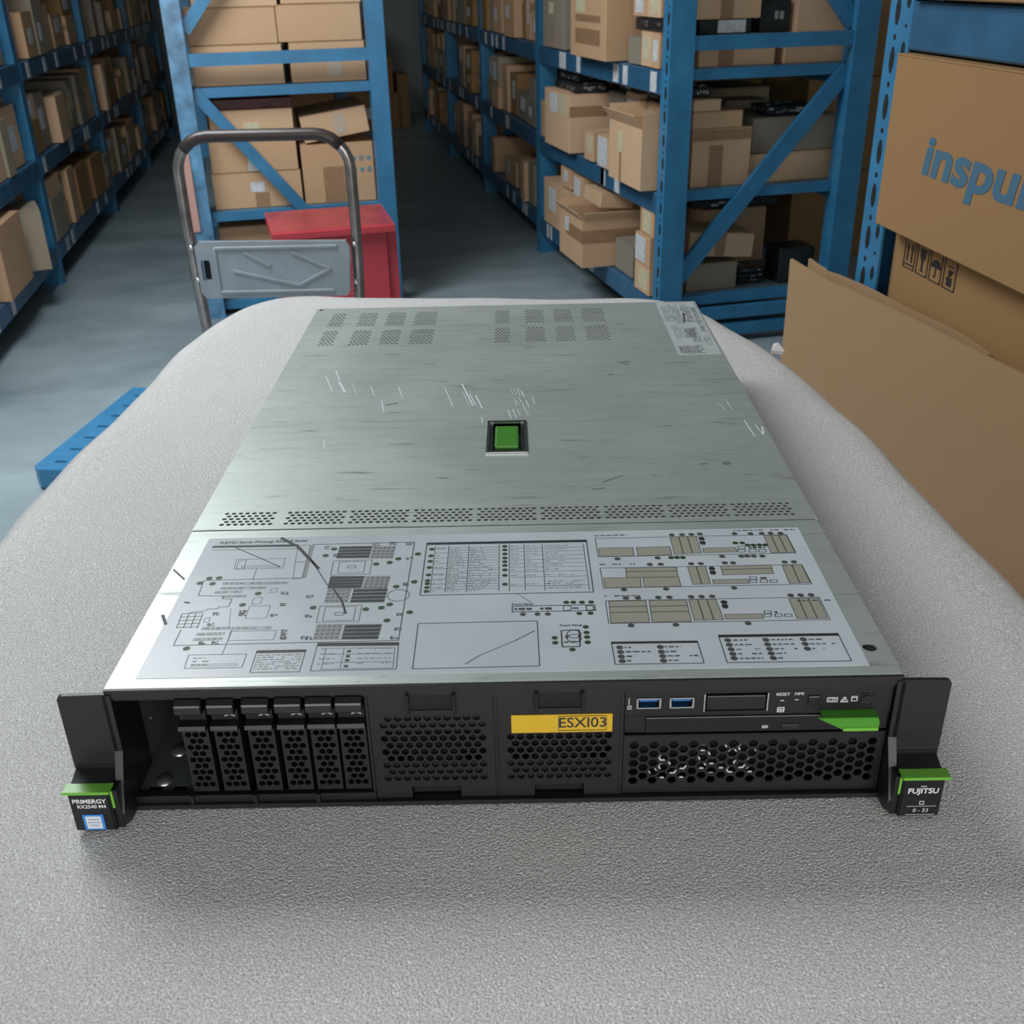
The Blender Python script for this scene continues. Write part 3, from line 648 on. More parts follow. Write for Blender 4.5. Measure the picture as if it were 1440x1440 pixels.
box(bm, .1790, .2100, -.0080, -.0016, .0615, .0630)
obj('pull_lever', bm, GREEN, op)
bm = BM(); box(bm, .1905, .2103, -.0102, -.0094, .0543, .0566); bevel(bm, .0003, 1); obj('lever_lip', bm, GREEN2, op)
# ---- slim optical drive
bm = bbox(.0686, .2186, -.0010, .002, .0487, .0607, .0003, 1); od = obj('optical_drive', bm, BLACKP, srv)
bm = bbox(.0805, .2065, -.0022, -.0008, .0492, .0601, .0005); obj('tray_front', bm, BLACKG, od)
bm = bbox(.1577, .1680, -.0030, -.0020, .0508, .0543, .0004); obj('eject_button', bm, BLACKM, od)
bm = BM(); box(bm, .1468, .1502, -.0024, -.0021, .0515, .0535); obj('activity_light', bm, INKG, od)
bm = BM(); prism(bm, ngon(.1787, .0518, .0008, 10), -.0024, -.0021, 'y'); obj('pin_hole', fix(bm), HOLE, od)
# ---- lower grille
hs = hexgrid(.0715, .2150, .0075, .0455, .0066, .0029, 6, rot=True, a0=0.0)
bm = plate([(.0686, .0042), (.2186, .0042), (.2186, .0478), (.0686, .0478)], hs, .0020, lambda a, b, t: (a, -.0012 + t, b))
gl = obj('honeycomb_grille', bm, BLACKM, srv)
bm = BM(); box(bm, .0690, .2180, -.0024, -.0010, .0468, .0480); obj('grille_trim', bm, BLACKG, gl)
bm = BM(); box(bm, .069, .218, .012, .013, .004, .047); obj('inner_shield', bm, BLACKP, gl)
# light catching white lettering inside the grille, painted as strokes on the hole rims
bm = BM()
for x0, x1, z0, z1, n in ((.0825, .1065, .0145, .0330, 16), (.1115, .1470, .0175, .0375, 24)):
    for h in hs:
        cx = sum(p[0] for p in h) / 6; cz = sum(p[1] for p in h) / 6
        if x0 < cx < x1 and z0 < cz < z1:
            for k in range(3):
                if random.random() < .55:
                    j = random.randrange(6); a = Vector(h[j]); b = Vector(h[(j + 1) % 6]); c = Vector((cx, cz))
                    p = [a + (c - a) * .04, b + (c - b) * .04, b + (c - b) * .30, a + (c - a) * .30]
                    prism(bm, [tuple(v) for v in p], -.0004, .0004, 'y')
obj('lit_print_strokes', fix(bm), INKW, gl)

# ---- rack ears
def ear(s):
    bm = BM()
    def X(x): return s * x
    # flat plate with rounded outer top corner
    pts = [(.2215, .0050), (.2450, .0050), (.2490, .0340), (.2490, .0820), (.2480, .0838), (.2462, .0845), (.2215, .0850)]
    prism(bm, [(X(a), b) for a, b in pts], -.0045, -.0020, 'y')
    # side web that folds back along the chassis and comes forward at its foot
    prism(bm, [(.03, .084), (-.0045, .084), (-.0045, .045), (-.0120, .030), (-.0200, .012), (-.0200, .004), (-.012, .0006), (.03, .0006)], X(.2190), X(.2236), 'x')
    fix(bm); bmesh.ops.recalc_face_normals(bm, faces=list(bm.faces))
    e = obj('rack_ear', bm, BLACKM, srv)
    bm = BM(); prism(bm, [(-.0045, .0360), (-.0060, .0345), (-.0125, .0325), (-.0225, .0300), (-.0225, .0022), (-.012, .0022), (-.0045, .012)], X(.2240), X(.2478), 'x'); bevel(fix(bm), .0005, 1)
    box(bm, min(X(.2205), X(.2240)), max(X(.2205), X(.2240)), -.0205, -.004, .0022, .0300)
    bd = obj('badge_block', bm, BLACKP, e)
    bm = BM(); a0, a1 = sorted((X(.2235), X(.2505)))
    box(bm, a0, a1, -.0240, -.0150, .0296, .0316); bevel(bm, .0005, 1)
    g0, g1 = sorted((X(.2228), X(.2242))); box(bm, g0, g1, -.0215, -.0160, .018, .0300)
    obj('green_catch', bm, GREEN2, e)
    a0, a1 = sorted((X(.2250), X(.2470)))
    bm = bbox(a0, a1, -.0232, -.0224, .0032, .0290, 0); obj('badge_face', bm, BLACKG, e)
    return e
eL = ear(-1); eR = ear(1)
bm = BM(); B = lambda x, z: Matrix.Translation((x, -.02335, z)) @ FRONT
text_bm(bm, 'PRIMERGY', .0042, B(-.2360, .0246), bold=.00008, sx=1.0)
text_bm(bm, 'RX2540 M4', .0034, B(-.2352, .0208), bold=.00004, sx=1.0)
obj('badge_lettering', bm, INKW, eL)
bm = bbox(-.2418, -.2300, -.0236, -.0232, .0038, .0150, 0); obj('processor_sticker', bm, INTELB, eL)
bm = bbox(-.2402, -.2314, -.0239, -.0236, .0050, .0140, 0)
obj('sticker_centre', bm, INTELW, eL)
bm = BM()
for z, w in ((.0118, .003), (.0096, .0036), (.0075, .0026)): box(bm, -.2358 - w, -.2358 + w, -.0241, -.0239, z - .0003, z + .0003)
obj('sticker_print', bm, INKG, eL)
bm = BM()
text_bm(bm, 'FUJITSU', .0052, B(.2362, .0216), bold=.0001, sx=.98)
for cx in (.2352, .2366):
    for k in range(10):
        a = RAD(20 + k * 15); b = RAD(20 + (k + 1) * 15); r0, r1 = .0007, .0010
        prism(bm, [(cx + r0 * math.cos(a), .0246 + r0 * math.sin(a)), (cx + r1 * math.cos(a), .0246 + r1 * math.sin(a)), (cx + r1 * math.cos(b), .0246 + r1 * math.sin(b)), (cx + r0 * math.cos(b), .0246 + r0 * math.sin(b))], -.0236, -.0233, 'y')
text_bm(bm, '0 - 23', .0036, B(.2368, .0072), sx=1.05)
for a in ((.2352, .2355, .0120, .0142), (.2374, .2377, .0120, .0142), (.2352, .2377, .0118, .0121), (.2352, .2377, .0141, .0144)): box(bm, a[0], a[1], -.0236, -.0233, a[2], a[3])
for z in (.0104, .0042): box(bm, .2285, .2450, -.0235, -.0233, z, z + .0002)
obj('badge_lettering', fix(bm), INKW, eR)

# ==================================================================== CARTONS
def face_quad(bm, face, sx, sy, sz, a0, a1, z0, z1, off):
    """thin slab on one side of a carton; a runs left to right as seen from outside, both 0..1"""
    hx, hy = sx / 2, sy / 2
    if face == 'S': box(bm, -hx + sx * a0, -hx + sx * a1, -hy - off, -hy, sz * z0, sz * z1)
    elif face == 'W': box(bm, -hx - off, -hx, hy - sy * a1, hy - sy * a0, sz * z0, sz * z1)
    elif face == 'E': box(bm, hx, hx + off, -hy + sy * a0, -hy + sy * a1, sz * z0, sz * z1)
    elif face == 'T': box(bm, -hx + sx * a0, -hx + sx * a1, -hy + sy * z0, -hy + sy * z1, sz, sz + off)
def carton(c, size, label, group=None, mat=CARD, rz=0, papers=(), tapes=(), open_=False, tilt=(0, 0), name='cardboard_carton', flap=1.0, angs=(118, 112, 125, 100), tmat=None):
    sx, sy, sz = size; hx, hy = sx / 2, sy / 2
    bm = BM(); t = .004
    if open_:
        box(bm, -hx, hx, -hy, hy, 0, t)
        box(bm, -hx, -hx + t, -hy, hy, t, sz); box(bm, hx - t, hx, -hy, hy, t, sz)
        box(bm, -hx + t, hx - t, -hy, -hy + t, t, sz); box(bm, -hx + t, hx - t, hy - t, hy, t, sz)
    else:
        box(bm, -hx, hx, -hy, hy, 0, sz - .003); bevel(bm, .0018, 1)
        g = .0012
        if sx >= sy: box(bm, -hx, hx, -hy, -g, sz - .003, sz); box(bm, -hx, hx, g, hy, sz - .003, sz)
        else: box(bm, -hx, -g, -hy, hy, sz - .003, sz); box(bm, g, hx, -hy, hy, sz - .003, sz)
    o = obj(name, bm, mat); o.location = c; o.rotation_euler = (RAD(tilt[0]), RAD(tilt[1]), rz)
    tag(o, label, 'box', group)
    if open_:
        fl = min(hy, hx) * .8 * flap
        for k, (ang, ax) in enumerate(zip(angs, 'SNWE')):
            b2 = BM(); a = RAD(ang)
            L = hx if ax in 'SN' else hy
            R0 = {'S': 0, 'E': math.pi / 2, 'N': math.pi, 'W': -math.pi / 2}[ax]; dd = hy if ax in 'SN' else hx
            box(b2, -L + .004, L - .004, 0, .003, 0, fl, Matrix.Rotation(R0, 4, 'Z') @ Matrix.Translation((0, -dd, sz)) @ Matrix.Rotation(RAD(ang - 90), 4, 'X'))
            obj('flap', b2, mat, o)
    for f, a0, a1, z0, z1, m in papers:
        b2 = BM(); face_quad(b2, f, sx, sy, sz, a0, a1, z0, z1, .0012); obj('paper_label', b2, m, o)
    if tapes:
        b2 = BM()
        for f, a0, a1, z0, z1 in tapes: face_quad(b2, f, sx, sy, sz, a0, a1, z0, z1, .0006)
        obj('tape', b2, tmat or TAPE, o)
    return o
def hardware(c, size, label, group=None, rz=0, lid=None, bits=4, tilt=(0, 0), name='computer_part', cat='computer part'):
    """black metal and plastic computer part with bright connectors along its edges"""
    sx, sy, sz = size; bm = bbox(-sx / 2, sx / 2, -sy / 2, sy / 2, 0, sz, min(.004, sz / 5), 1)
    o = obj(name, bm, DARKSTUFF); o.location = c; o.rotation_euler = (RAD(tilt[0]), RAD(tilt[1]), rz); tag(o, label, cat, group)
    if bits:
        b2 = BM()
        for i in range(bits):
            u = random.uniform(-.4, .4); w = sx * random.uniform(.05, .14); v = random.uniform(-.4, .4); w2 = sy * random.uniform(.05, .12); z = random.uniform(.2, .6) * sz
            box(b2, u * sx - w / 2, u * sx + w / 2, -sy / 2 - .001, -sy / 2, z, z + sz * .25)
            box(b2, -sx / 2 - .001, -sx / 2, v * sy - w2 / 2, v * sy + w2 / 2, z, z + sz * .25)
            box(b2, u * sx - w / 2, u * sx + w / 2, v * sy, v * sy + w2, sz, sz + .002)
        obj('connector', b2, ZINC, o)
    if lid:
        b2 = BM()
        for a in lid: face_quad(b2, *((a[0],) + (sx, sy, sz) + a[1:5] + (.001,)))
        obj('paper_label', b2, PAPER, o)
    return o

# ==================================================================== RACKS
ORD = ['first', 'second', 'third', 'fourth', 'fifth', 'sixth', 'seventh', 'eighth', 'ninth', 'tenth', 'eleventh', 'twelfth', 'thirteenth', 'fourteenth', 'fifteenth', 'sixteenth', 'seventeenth', 'eighteenth']
class Rack:
    def __init__(s, label, O, ang, side, bay, nb, depth, levels, struts, braces, h=2.05, post=(.085, .07), first=True, beam=.08, tags=True, mat=BLUE, group='blue steel storage racks', holes=False, seed=1, worn=False):
        s.O, s.ang, s.side, s.bay, s.nb, s.depth, s.levels = O, ang, side, bay, nb, depth, levels
        rnd = random.Random(seed)
        s.root = r = empty('storage_rack', label, 'rack', (O[0], O[1], 0), ang, group)
        pv, pu = post
        for k in range(0 if first else 1, nb + 1):
            u0 = k * bay
            for v0 in (0, depth - pv):
                bm = BM(); S = side
                a, b = sorted((S * v0, S * (v0 + pv)))
                # channel section: outer web towards the frame end, flanges along the rack
                box(bm, a, b, u0, u0 + .004, 0, h); box(bm, a, a + .004, u0 + .004, u0 + pu, 0, h); box(bm, b - .004, b, u0 + .004, u0 + pu, 0, h)
                box(bm, a - .006, b + .006, u0 - .006, u0 + pu + .004, 0, .006)
                p = obj('upright', bm, BLUE_W if worn and k == 0 and v0 == 0 else mat, r)
                if holes or k == 0:
                    b2 = BM(); xs = (a - .0006, a + .0002) if S > 0 else (b - .0002, b + .0006)
                    if v0 == 0:
                        z = .06
                        while z < 1.5:
                            for q, (w, hh) in enumerate(((.009, .022), (.005, .005))):
                                zz = z + q * .036; prism(b2, ngon(u0 + pu * .36, zz, 1, 8, RAD(22.5), w, hh), xs[0], xs[1], 'x')
                                if holes: prism(b2, ngon(u0 + pu * .78, zz + .018, 1, 8, RAD(22.5), w * .8, hh * .6), xs[0], xs[1], 'x')
                            z += .075
                        obj('slot_pattern', fix(b2), HOLE, p)
            for (v1, z1, v2, z2, w) in [(pv, z, depth - pv, z, .045) for z in struts] + braces:
                bm = BM(); A = Vector((side * v1, z1)); B_ = Vector((side * v2, z2)); d = (B_ - A).normalized(); n = Vector((-d.y, d.x)) * w / 2
                y0 = u0 + .008 + (.0 if z1 == z2 else .020)
                prism(bm, [tuple(A - n), tuple(B_ - n), tuple(B_ + n), tuple(A + n)], y0, y0 + .004, 'y')
                prism(bm, [tuple(A + n * .86), tuple(B_ + n * .86), tuple(B_ + n), tuple(A + n)], y0 + .004, y0 + .022, 'y')
                prism(bm, [tuple(A - n), tuple(B_ - n), tuple(B_ - n * .86), tuple(A - n * .86)], y0 + .004, y0 + .022, 'y')
                obj('brace' if z1 != z2 else 'strut', fix(bm), mat, r)
        for k in range(nb):
            u0 = k * bay + pu + .002 if (first or k) else .0; u1 = (k + 1) * bay - .002
            for z in levels:
                for v in (-.003, depth - .037):
                    a, b = sorted((side * v, side * (v + .04)))
                    bm = BM(); box(bm, a, b, u0, u1, z - beam, z - .004)
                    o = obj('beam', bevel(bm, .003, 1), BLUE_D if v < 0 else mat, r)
                    if tags and v < 0 and z < 1.3:
                        for i in range(rnd.randint(3, 6)):
                            b2 = BM(); q = rnd.uniform(u0 + .03, u1 - .1); w = rnd.uniform(.045, .06); x = a - .0012 if side > 0 else b
                            box(b2, x, x + .0012, q, q + w, z - beam + .006, z - .010); obj('shelf_tag', b2, PAPER, o)
                a, b = sorted((side * .038, side * (depth - .038)))
                bm = BM(); box(bm, a, b, u0 + .002, u1 - .002, z - .030, z - .0005); obj('shelf_board', bm, BOARD, r)
                bm = BM(); box(bm, a, b, u0 - .030 if (first or k) else u0, u0 + .0015, z - .036, z - .0005); obj('shelf_edge', bm, BLUE, r)
    def at(s, u, v, z):
        c, n = math.cos(s.ang), math.sin(s.ang); x = s.side * v
        return (s.O[0] + x * c - u * n, s.O[1] + x * n + u * c, z)
    def carton(s, u0, u1, v0, v1, z, h, label, group=None, dz=0, **k):
        return carton(s.at((u0 + u1) / 2, (v0 + v1) / 2, z), (v1 - v0, u1 - u0, h), label, group, rz=s.ang + RAD(dz), **k)
LV = [.18, .56, .955, 1.45]; LN = ['bottom', 'middle', 'upper', 'top']
# rack seen from its end behind the trolley
RC = Rack('blue steel rack seen end-on behind the trolley, tan cartons on it', (-.312, 3.95), 0, 1, 1.6, 1, .812, [.06, .42, .885, 1.40], [.985, 1.5], [(.07, .875, .74, .03, .045), (.07, 1.085, .74, 1.9, .045)], post=(.068, .07), tags=False, seed=2, worn=True)
C_G = 'cartons on the end-on rack'
def cc(x0, x1, z0, z1, label, y0=4.035, d=.38, dz=0, **k):
    return carton(((x0 + x1) / 2, y0 + d / 2, z0), (x1 - x0, d, z1 - z0), label, C_G, rz=RAD(dz), **k)
S = 'S'
cc(-.235, .108, .886, 1.028, 'tan carton flat on the upper shelf beside the diagonal brace, end-on rack')
cc(-.240, .098, 1.030, 1.157, 'plain tan carton, second layer over the upper shelf, end-on rack', papers=[])
cc(-.205, .110, 1.159, 1.34, 'tan carton topping the stack beside the high brace, end-on rack')
cc(.137, .428, .886, 1.030, 'taped tan carton low on the upper shelf beside the plain post, end-on rack', papers=[(S, .48, .68, .15, .8, TAPE_C)])
cc(.104, .425, 1.032, 1.162, 'wide tan carton, second layer above the taped one, end-on rack', dz=-1)
cc(.124, .428, 1.164, 1.33, 'tan carton topping the stack beside the plain post, end-on rack')
cc(-.222, .129, .421, .560, 'tan carton with printed white patch at the stack bottom, end-on rack', papers=[(S, .42, .58, .45, .72, PAPER)], tapes=[(S, .46, .62, .0, .42)])
cc(-.216, .124, .562, .690, 'tan carton with square white sticker, middle of the stack, end-on rack', papers=[(S, .42, .56, .03, .50, PAPER)])
cc(-.200, .122, .692, .795, 'tan carton with cream sticker under the maroon tray, end-on rack', papers=[(S, .40, .60, .02, .55, PAPER_Y)])
o = hardware((-.033, 4.22, .797), (.318, .36, .040), 'glossy maroon foil-wrapped flat box topping the carton stack, end-on rack', bits=0, name='foil_wrapped_box', cat='box'); o.data.materials[0] = MAROON
g2 = cc(.139, .430, .421, .652, 'tan carton printed with small blue handling symbols, end-on rack', tapes=[(S, .28, .68, .0, .62)])
bm = BM()
for i in range(3):
    for j in range(2):
        x = .065 + i * .030; z = .125 + j * .045
        if (i + j) % 2: prism(bm, ngon(x, z, .009, 12), -.1912, -.1900, 'y')
        else:
            for q in (-.006, 0, .006): box(bm, x + q - .0018, x + q + .0018, -.1912, -.1900, z - .010, z + .010)
obj('printed_symbols', fix(bm), plain('faded_blue_ink', (.10, .26, .32), .6), g2)
cc(.160, .425, .676, .775, 'tilted tan carton lying askew on the symbol carton, end-on rack', tilt=(0, -8), papers=[(S, .48, .66, .1, .9, TAPE_C)])
cc(-.225, .05, .061, .345, 'brown carton in the shade of the bottom shelf, end-on rack', y0=4.06)
cc(.07, .40, .061, .30, 'carton on the bottom shelf hidden behind the red box', y0=4.10)
bm = BM(); box(bm, -.018, .020, -.0085, -.0065, .36, .66); obj('paper_strip', bm, PINK, RC.root)['label'] = 'pale pink strip stuck on the worn upright'

# braced rack beyond the cardboard sheets
RA = Rack('blue steel rack with a diagonal brace facing the viewer, full of cartons', (1.302, 3.02), 0, 1, 1.60, 1, .75, LV, [1.035, .115, .05], [(.075, .245, .672, .935, .058), (.075, 1.75, .672, 1.08, .058)], seed=5)
A_G = 'cartons on the braced rack'
W_ = 'W'
def lab(a0=.3, a1=.7, z0=.35, z1=.85, m=PAPER): return (W_, a0, a1, z0, z1, m)
def ra(u0, u1, v0, v1, z, h, label, **k): return RA.carton(u0, u1, v0, v1, z, h, label, A_G, **k)
ra(1.40, 1.58, .0, .30, .56, .16, 'narrow carton beside the far post, middle shelf of the braced rack')
ra(.99, 1.37, -.040, .36, .56, .235, 'large carton with two paper notes, middle shelf of the braced rack', papers=[(W_, .22, .50, .62, .95, PAPER), (W_, .56, .88, .62, .97, PAPER_Y)], tapes=[(S, 0, 1, .62, .80)])
ra(.745, .86, -.015, .085, .56, .115, 'small carton with cream note beside the large noted carton, braced rack', papers=[(W_, .3, .9, .3, .85, PAPER_Y)])
ra(.535, .675, -.020, .090, .56, .12, 'small carton with big white label between two larger ones, braced rack', papers=[(W_, .05, .85, .05, .95, PAPER)])
ra(.60, .74, .12, .36, .56, .265, 'upright carton with long white label behind the small ones, braced rack', papers=[(W_, .15, .8, .25, .9, PAPER)])
ra(.43, .575, .115, .36, .56, .250, 'upright carton beside the open one, white label, braced rack', papers=[(W_, .2, .8, .3, .9, PAPER)])
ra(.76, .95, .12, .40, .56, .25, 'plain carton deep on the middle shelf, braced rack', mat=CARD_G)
ra(.088, .43, -.055, .095, .56, .205, 'open carton with cream sticker overhanging the middle shelf, braced rack', open_=True, flap=.9, angs=(91, 112, 125, 100), papers=[(W_, .28, .42, .50, .85, PAPER_Y)], tapes=[(W_, .34, .40, 0, .5)])
ra(.085, .34, .135, .355, .56, .195, 'taped carton under a small one behind the upright, braced rack', tapes=[(S, .28, .52, 0, .72), (S, 0, 1, .80, .98)])
ra(.085, .30, .130, .315, .757, .055, 'low carton stacked on the taped one, braced rack', papers=[(W_, .2, .6, .1, .9, PAPER)])
ra(.085, .24, .130, .230, .814, .038, 'shallow carton topping the stack behind the upright, braced rack')
ra(.10, .38, .36, .708, .56, .097, 'wide low carton under the shadowed one, braced rack')
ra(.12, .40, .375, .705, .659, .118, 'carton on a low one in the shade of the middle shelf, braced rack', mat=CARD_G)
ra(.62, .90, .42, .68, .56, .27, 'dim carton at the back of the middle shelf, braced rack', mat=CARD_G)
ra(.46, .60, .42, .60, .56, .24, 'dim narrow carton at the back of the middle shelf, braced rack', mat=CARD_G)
# bottom shelf
ra(1.22, 1.50, -.01, .30, .18, .205, 'carton with white label beside the far post, bottom shelf of the braced rack', papers=[lab()])
ra(1.08, 1.20, -.01, .28, .18, .20, 'slim carton standing on the bottom shelf, braced rack')
ra(.90, 1.06, -.01, .30, .18, .19, 'carton with white label beside the bulky open one, braced rack', papers=[lab(.25, .75, .3, .8)])
ra(.56, .88, -.115, .28, .18, .185, 'bulky open carton with brown tape band jutting into the aisle, braced rack', open_=True, flap=.30, papers=[(W_, .25, .42, .6, .9, PAPER)], tapes=[(S, 0, 1, .52, .80), (W_, .3, 1, .52, .80)])
ra(.60, .82, -.03, .22, .395, .058, 'carton tipped on top of the bulky open one, braced rack', tilt=(0, 5), tapes=[(S, .55, 1, 0, 1)])
ra(1.10, 1.25, .0, .25, .388, .085, 'small labelled carton stacked beside the far post, bottom shelf, braced rack', papers=[lab()])
ra(.915, 1.06, .0, .25, .373, .092, 'small carton with big white label stacked beside the tipped one, braced rack', papers=[lab(.1, .7, .1, .9)])
ra(.34, .54, .02, .30, .18, .12, 'low carton in the gap of the bottom shelf, braced rack', mat=CARD_G)
ra(.085, .235, -.01, .125, .18, .100, 'small carton with green-edged label lowest beside the upright, braced rack', papers=[(W_, .3, .9, .15, .85, PAPER_Y)])
ra(.09, .24, -.01, .12, .282, .108, 'small carton with tall white label, second in its stack, braced rack', papers=[(W_, .05, .7, .1, .92, PAPER)])
ra(.085, .22, .0, .12, .392, .088, 'small carton with cream label topping its stack, braced rack', papers=[(W_, .2, .8, .1, .95, PAPER_Y)])
ra(.10, .33, .145, .345, .18, .10, 'open-fronted low carton beneath the slanted one, braced rack', mat=CARD_G)
ra(.09, .30, .14, .395, .305, .085, 'slanted tan carton resting on the low one, braced rack', tilt=(0, 5), tapes=[(S, .40, .56, 0, 1)])
ra(.46, .80, .36, .63, .18, .215, 'wide carton deep on the bottom shelf, braced rack')
for i in range(3): hardware(RA.at(.20, .425, .1805 + i * .020), (.108, .12, .018), 'thin black drive with silver edge, ' + ['lowest', 'middle', 'topmost'][i] + ' of a small stack, braced rack', 'thin black drives', bits=3, name='disk_drive', cat='disk drive')
hardware(RA.at(.16, .59, .1805), (.145, .12, .13), 'black plastic housing standing beside the cardboard sheets, braced rack', bits=0, name='plastic_housing', cat='computer part')
for i in range(3): hardware(RA.at(.62, .50, .397 + i * .036), (.36, .28, .034), 'black metal drive cage, ' + ['lowest', 'middle', 'topmost'][i] + ' of three on the wide deep carton', 'black drive cages', bits=4, name='drive_cage', cat='computer part')
# upper shelf
ra(1.17, 1.50, -.01, .35, .955, .30, 'greyish tall carton beside the far post, upper shelf of the braced rack', mat=CARD_G, papers=[(W_, .3, .5, .45, .6, PAPER_Y)], tapes=[(W_, .42, .48, 0, .35)])
ra(.935, 1.06, .0, .30, .955, .20, 'slim greyish carton, upper shelf of the braced rack', mat=CARD_G, papers=[(W_, .3, .8, .5, .8, PAPER)])
ra(.48, .915, -.060, .34, .955, .30, 'largest carton with cream note and tape bands, upper shelf, braced rack', papers=[(W_, .18, .42, .52, .84, PAPER_Y)], tapes=[(W_, .15, .85, .16, .34), (W_, .15, .85, .42, .5)])
ra(.085, .155, -.005, .12, .955, .110, 'small carton with white label beside the upright, upper shelf, braced rack', papers=[(W_, .2, .8, .2, .8, PAPER)])
ra(.165, .27, .0, .12, .955, .110, 'small carton with framed print, upper shelf of the braced rack', papers=[(W_, .2, .8, .2, .85, PAPER_Y)])
ra(.28, .40, .0, .12, .955, .09, 'small dull carton next to the largest one, upper shelf, braced rack', mat=CARD_G)
hardware(RA.at(.22, .06, 1.067), (.11, .26, .040), 'black part bridging the small cartons, upper shelf, braced rack')
ra(.10, .23, .0, .12, 1.11, .12, 'carton with cream print set on the black part, braced rack', papers=[(W_, .3, .9, .1, .7, PAPER_Y)])
ra(.24, .36, .0, .12, 1.11, .12, 'carton with white label set on the black part, braced rack', papers=[(W_, .2, .8, .1, .8, PAPER)])
ra(.09, .38, .14, .42, .955, .098, 'low taped carton behind the strut, upper shelf of the braced rack', tapes=[(S, .25, .45, 0, 1)])
ra(.09, .36, .455, .695, .955, .090, 'low carton behind the strut on the brace side, upper shelf, braced rack')
hardware(RA.at(.22, .235, 1.054), (.19, .24, .046), 'black tray with two white stickers on the low taped carton, braced rack', lid=[('S', .35, .88, .1, .95)], bits=0, name='plastic_tray')
ra(.10, .40, .13, .36, 1.101, .27, 'tan carton with tape set on the black tray, braced rack', tapes=[(S, .36, .56, 0, 1)])
hardware(RA.at(.20, .425, 1.054), (.11, .16, .10), 'crumpled black bag with bright dots between two cartons, braced rack', bits=2, name='black_bag', cat='bag')
ra(.10, .36, .495, .705, 1.047, .16, 'plain carton on the brace side above the strut, braced rack')
# black parts heaped over the middle shelf
for i, (u, v, z, sx, sy) in enumerate(((1.22, .10, .797, .20, .22), (1.05, .06, .797, .14, .10), (1.22, .10, .832, .16, .20), (.67, .24, .827, .18, .13), (.50, .24, .812, .20, .13), (.86, .26, .812, .20, .15), (.19, .19, .854, .07, .08), (.22, .54, .779, .20, .14))):
    hardware(RA.at(u, v, z), (sx, sy, .032), 'black circuit part with silver connectors, ' + ORD[i] + ' in the heap along the middle shelf, braced rack', 'black parts on the middle shelf', rz=RAD(random.uniform(-12, 12)), bits=6)

rnd = random.Random(21)
MS = [CARD, CARD, CARD_G, CARD_G, CARD_D]
AD = {'cardboard': 'tan', 'cardboard_greyish': 'greyish', 'cardboard_brown': 'brown'}
def fill(R, phrase, group, bays, levels, dens=.86, start=.09, paper=.5, skip=()):
    for k in bays:
        for li in levels:
            u = k * R.bay + start; n = 0; end = (k + 1) * R.bay - .03
            while u < end - .12 and n < 17:
                w = min(rnd.uniform(.10, .33), end - u)
                if rnd.random() > dens: u += w * .8; continue
                h = rnd.uniform(.11, .26); v0 = rnd.uniform(-.02, .03); d = rnd.uniform(.22, .36)
                if any(a <= u - k * R.bay <= b and k == kk and li == ll for kk, ll, a, b in skip): u += .06; continue
                m = rnd.choice(MS); z = R.levels[li]
                lb = f"{AD[m.name]} carton, {ORD[n]} along the {ORD[k]} bay's {LN[li]} shelf, {phrase}"
                pf = 'W' if R.side > 0 else 'E'
                pp = []
                if rnd.random() < paper:
                    a0 = rnd.uniform(.12, .4); z0 = rnd.uniform(.2, .45); pp = [(pf, a0, a0 + rnd.uniform(.25, .42), z0, z0 + rnd.uniform(.3, .45), rnd.choice([PAPER, PAPER, PAPER_Y]))]
                tp = [(S, 0, 1, .5, .68)] if rnd.random() < .3 else []
                R.carton(u, u + w - .008, v0, v0 + d, z, h, lb, group, mat=m, papers=pp, tapes=tp, dz=rnd.uniform(-2, 2))
                if h < .19 and rnd.random() < .65:
                    h2 = rnd.uniform(.08, min(.17, .30 - h)); m = rnd.choice(MS)
                    pp = [(pf, .2, .65, .2, .8, PAPER)] if rnd.random() < paper else []
                    R.carton(u + .01, u + w - .012, v0 + .005, v0 + d * .8, z + h + .001, h2, f"{AD[m.name]} carton stacked upon the {ORD[n]}, {ORD[k]} bay's {LN[li]} shelf, {phrase}", group, mat=m, papers=pp, dz=rnd.uniform(-4, 4))
                u += w + rnd.uniform(.0, .02); n += 1
RB = Rack('long blue rack continuing beyond the braced one into the dark', (1.322, 4.76), RAD(-3.0), 1, 1.56, 3, .75, LV, [1.035, .115], [(.075, .245, .672, .935, .05)], first=False, seed=8)
fill(RB, 'continuing rack', 'cartons on the continuing rack', (0, 1, 2), (0, 1, 2), dens=.93, paper=.6)
RL = Rack('long shadowed blue rack across the open floor, cartons on three shelves', (-1.090, 3.05), RAD(-3.75), -1, 1.70, 4, .60, LV, [1.035, .115], [(.075, .245, .525, .935, .05)], seed=4)
fill(RL, 'shadowed rack', 'cartons on the shadowed rack', (0, 1, 2, 3), (0, 1, 2), dens=.84, paper=.4, skip=((0, 0, .55, 1.7),))
RL.carton(1.20, 1.46, -.05, .20, .181, .24, 'big blank carton turned askew on the bottom shelf, shadowed rack', 'cartons on the shadowed rack', mat=CARD_G, dz=16, tapes=[('E', .35, .65, .9, 1)])
RL.carton(.75, 1.12, -.03, .28, .18, .27, 'big brown carton next to the askew one, bottom shelf, shadowed rack', 'cartons on the shadowed rack', mat=CARD)

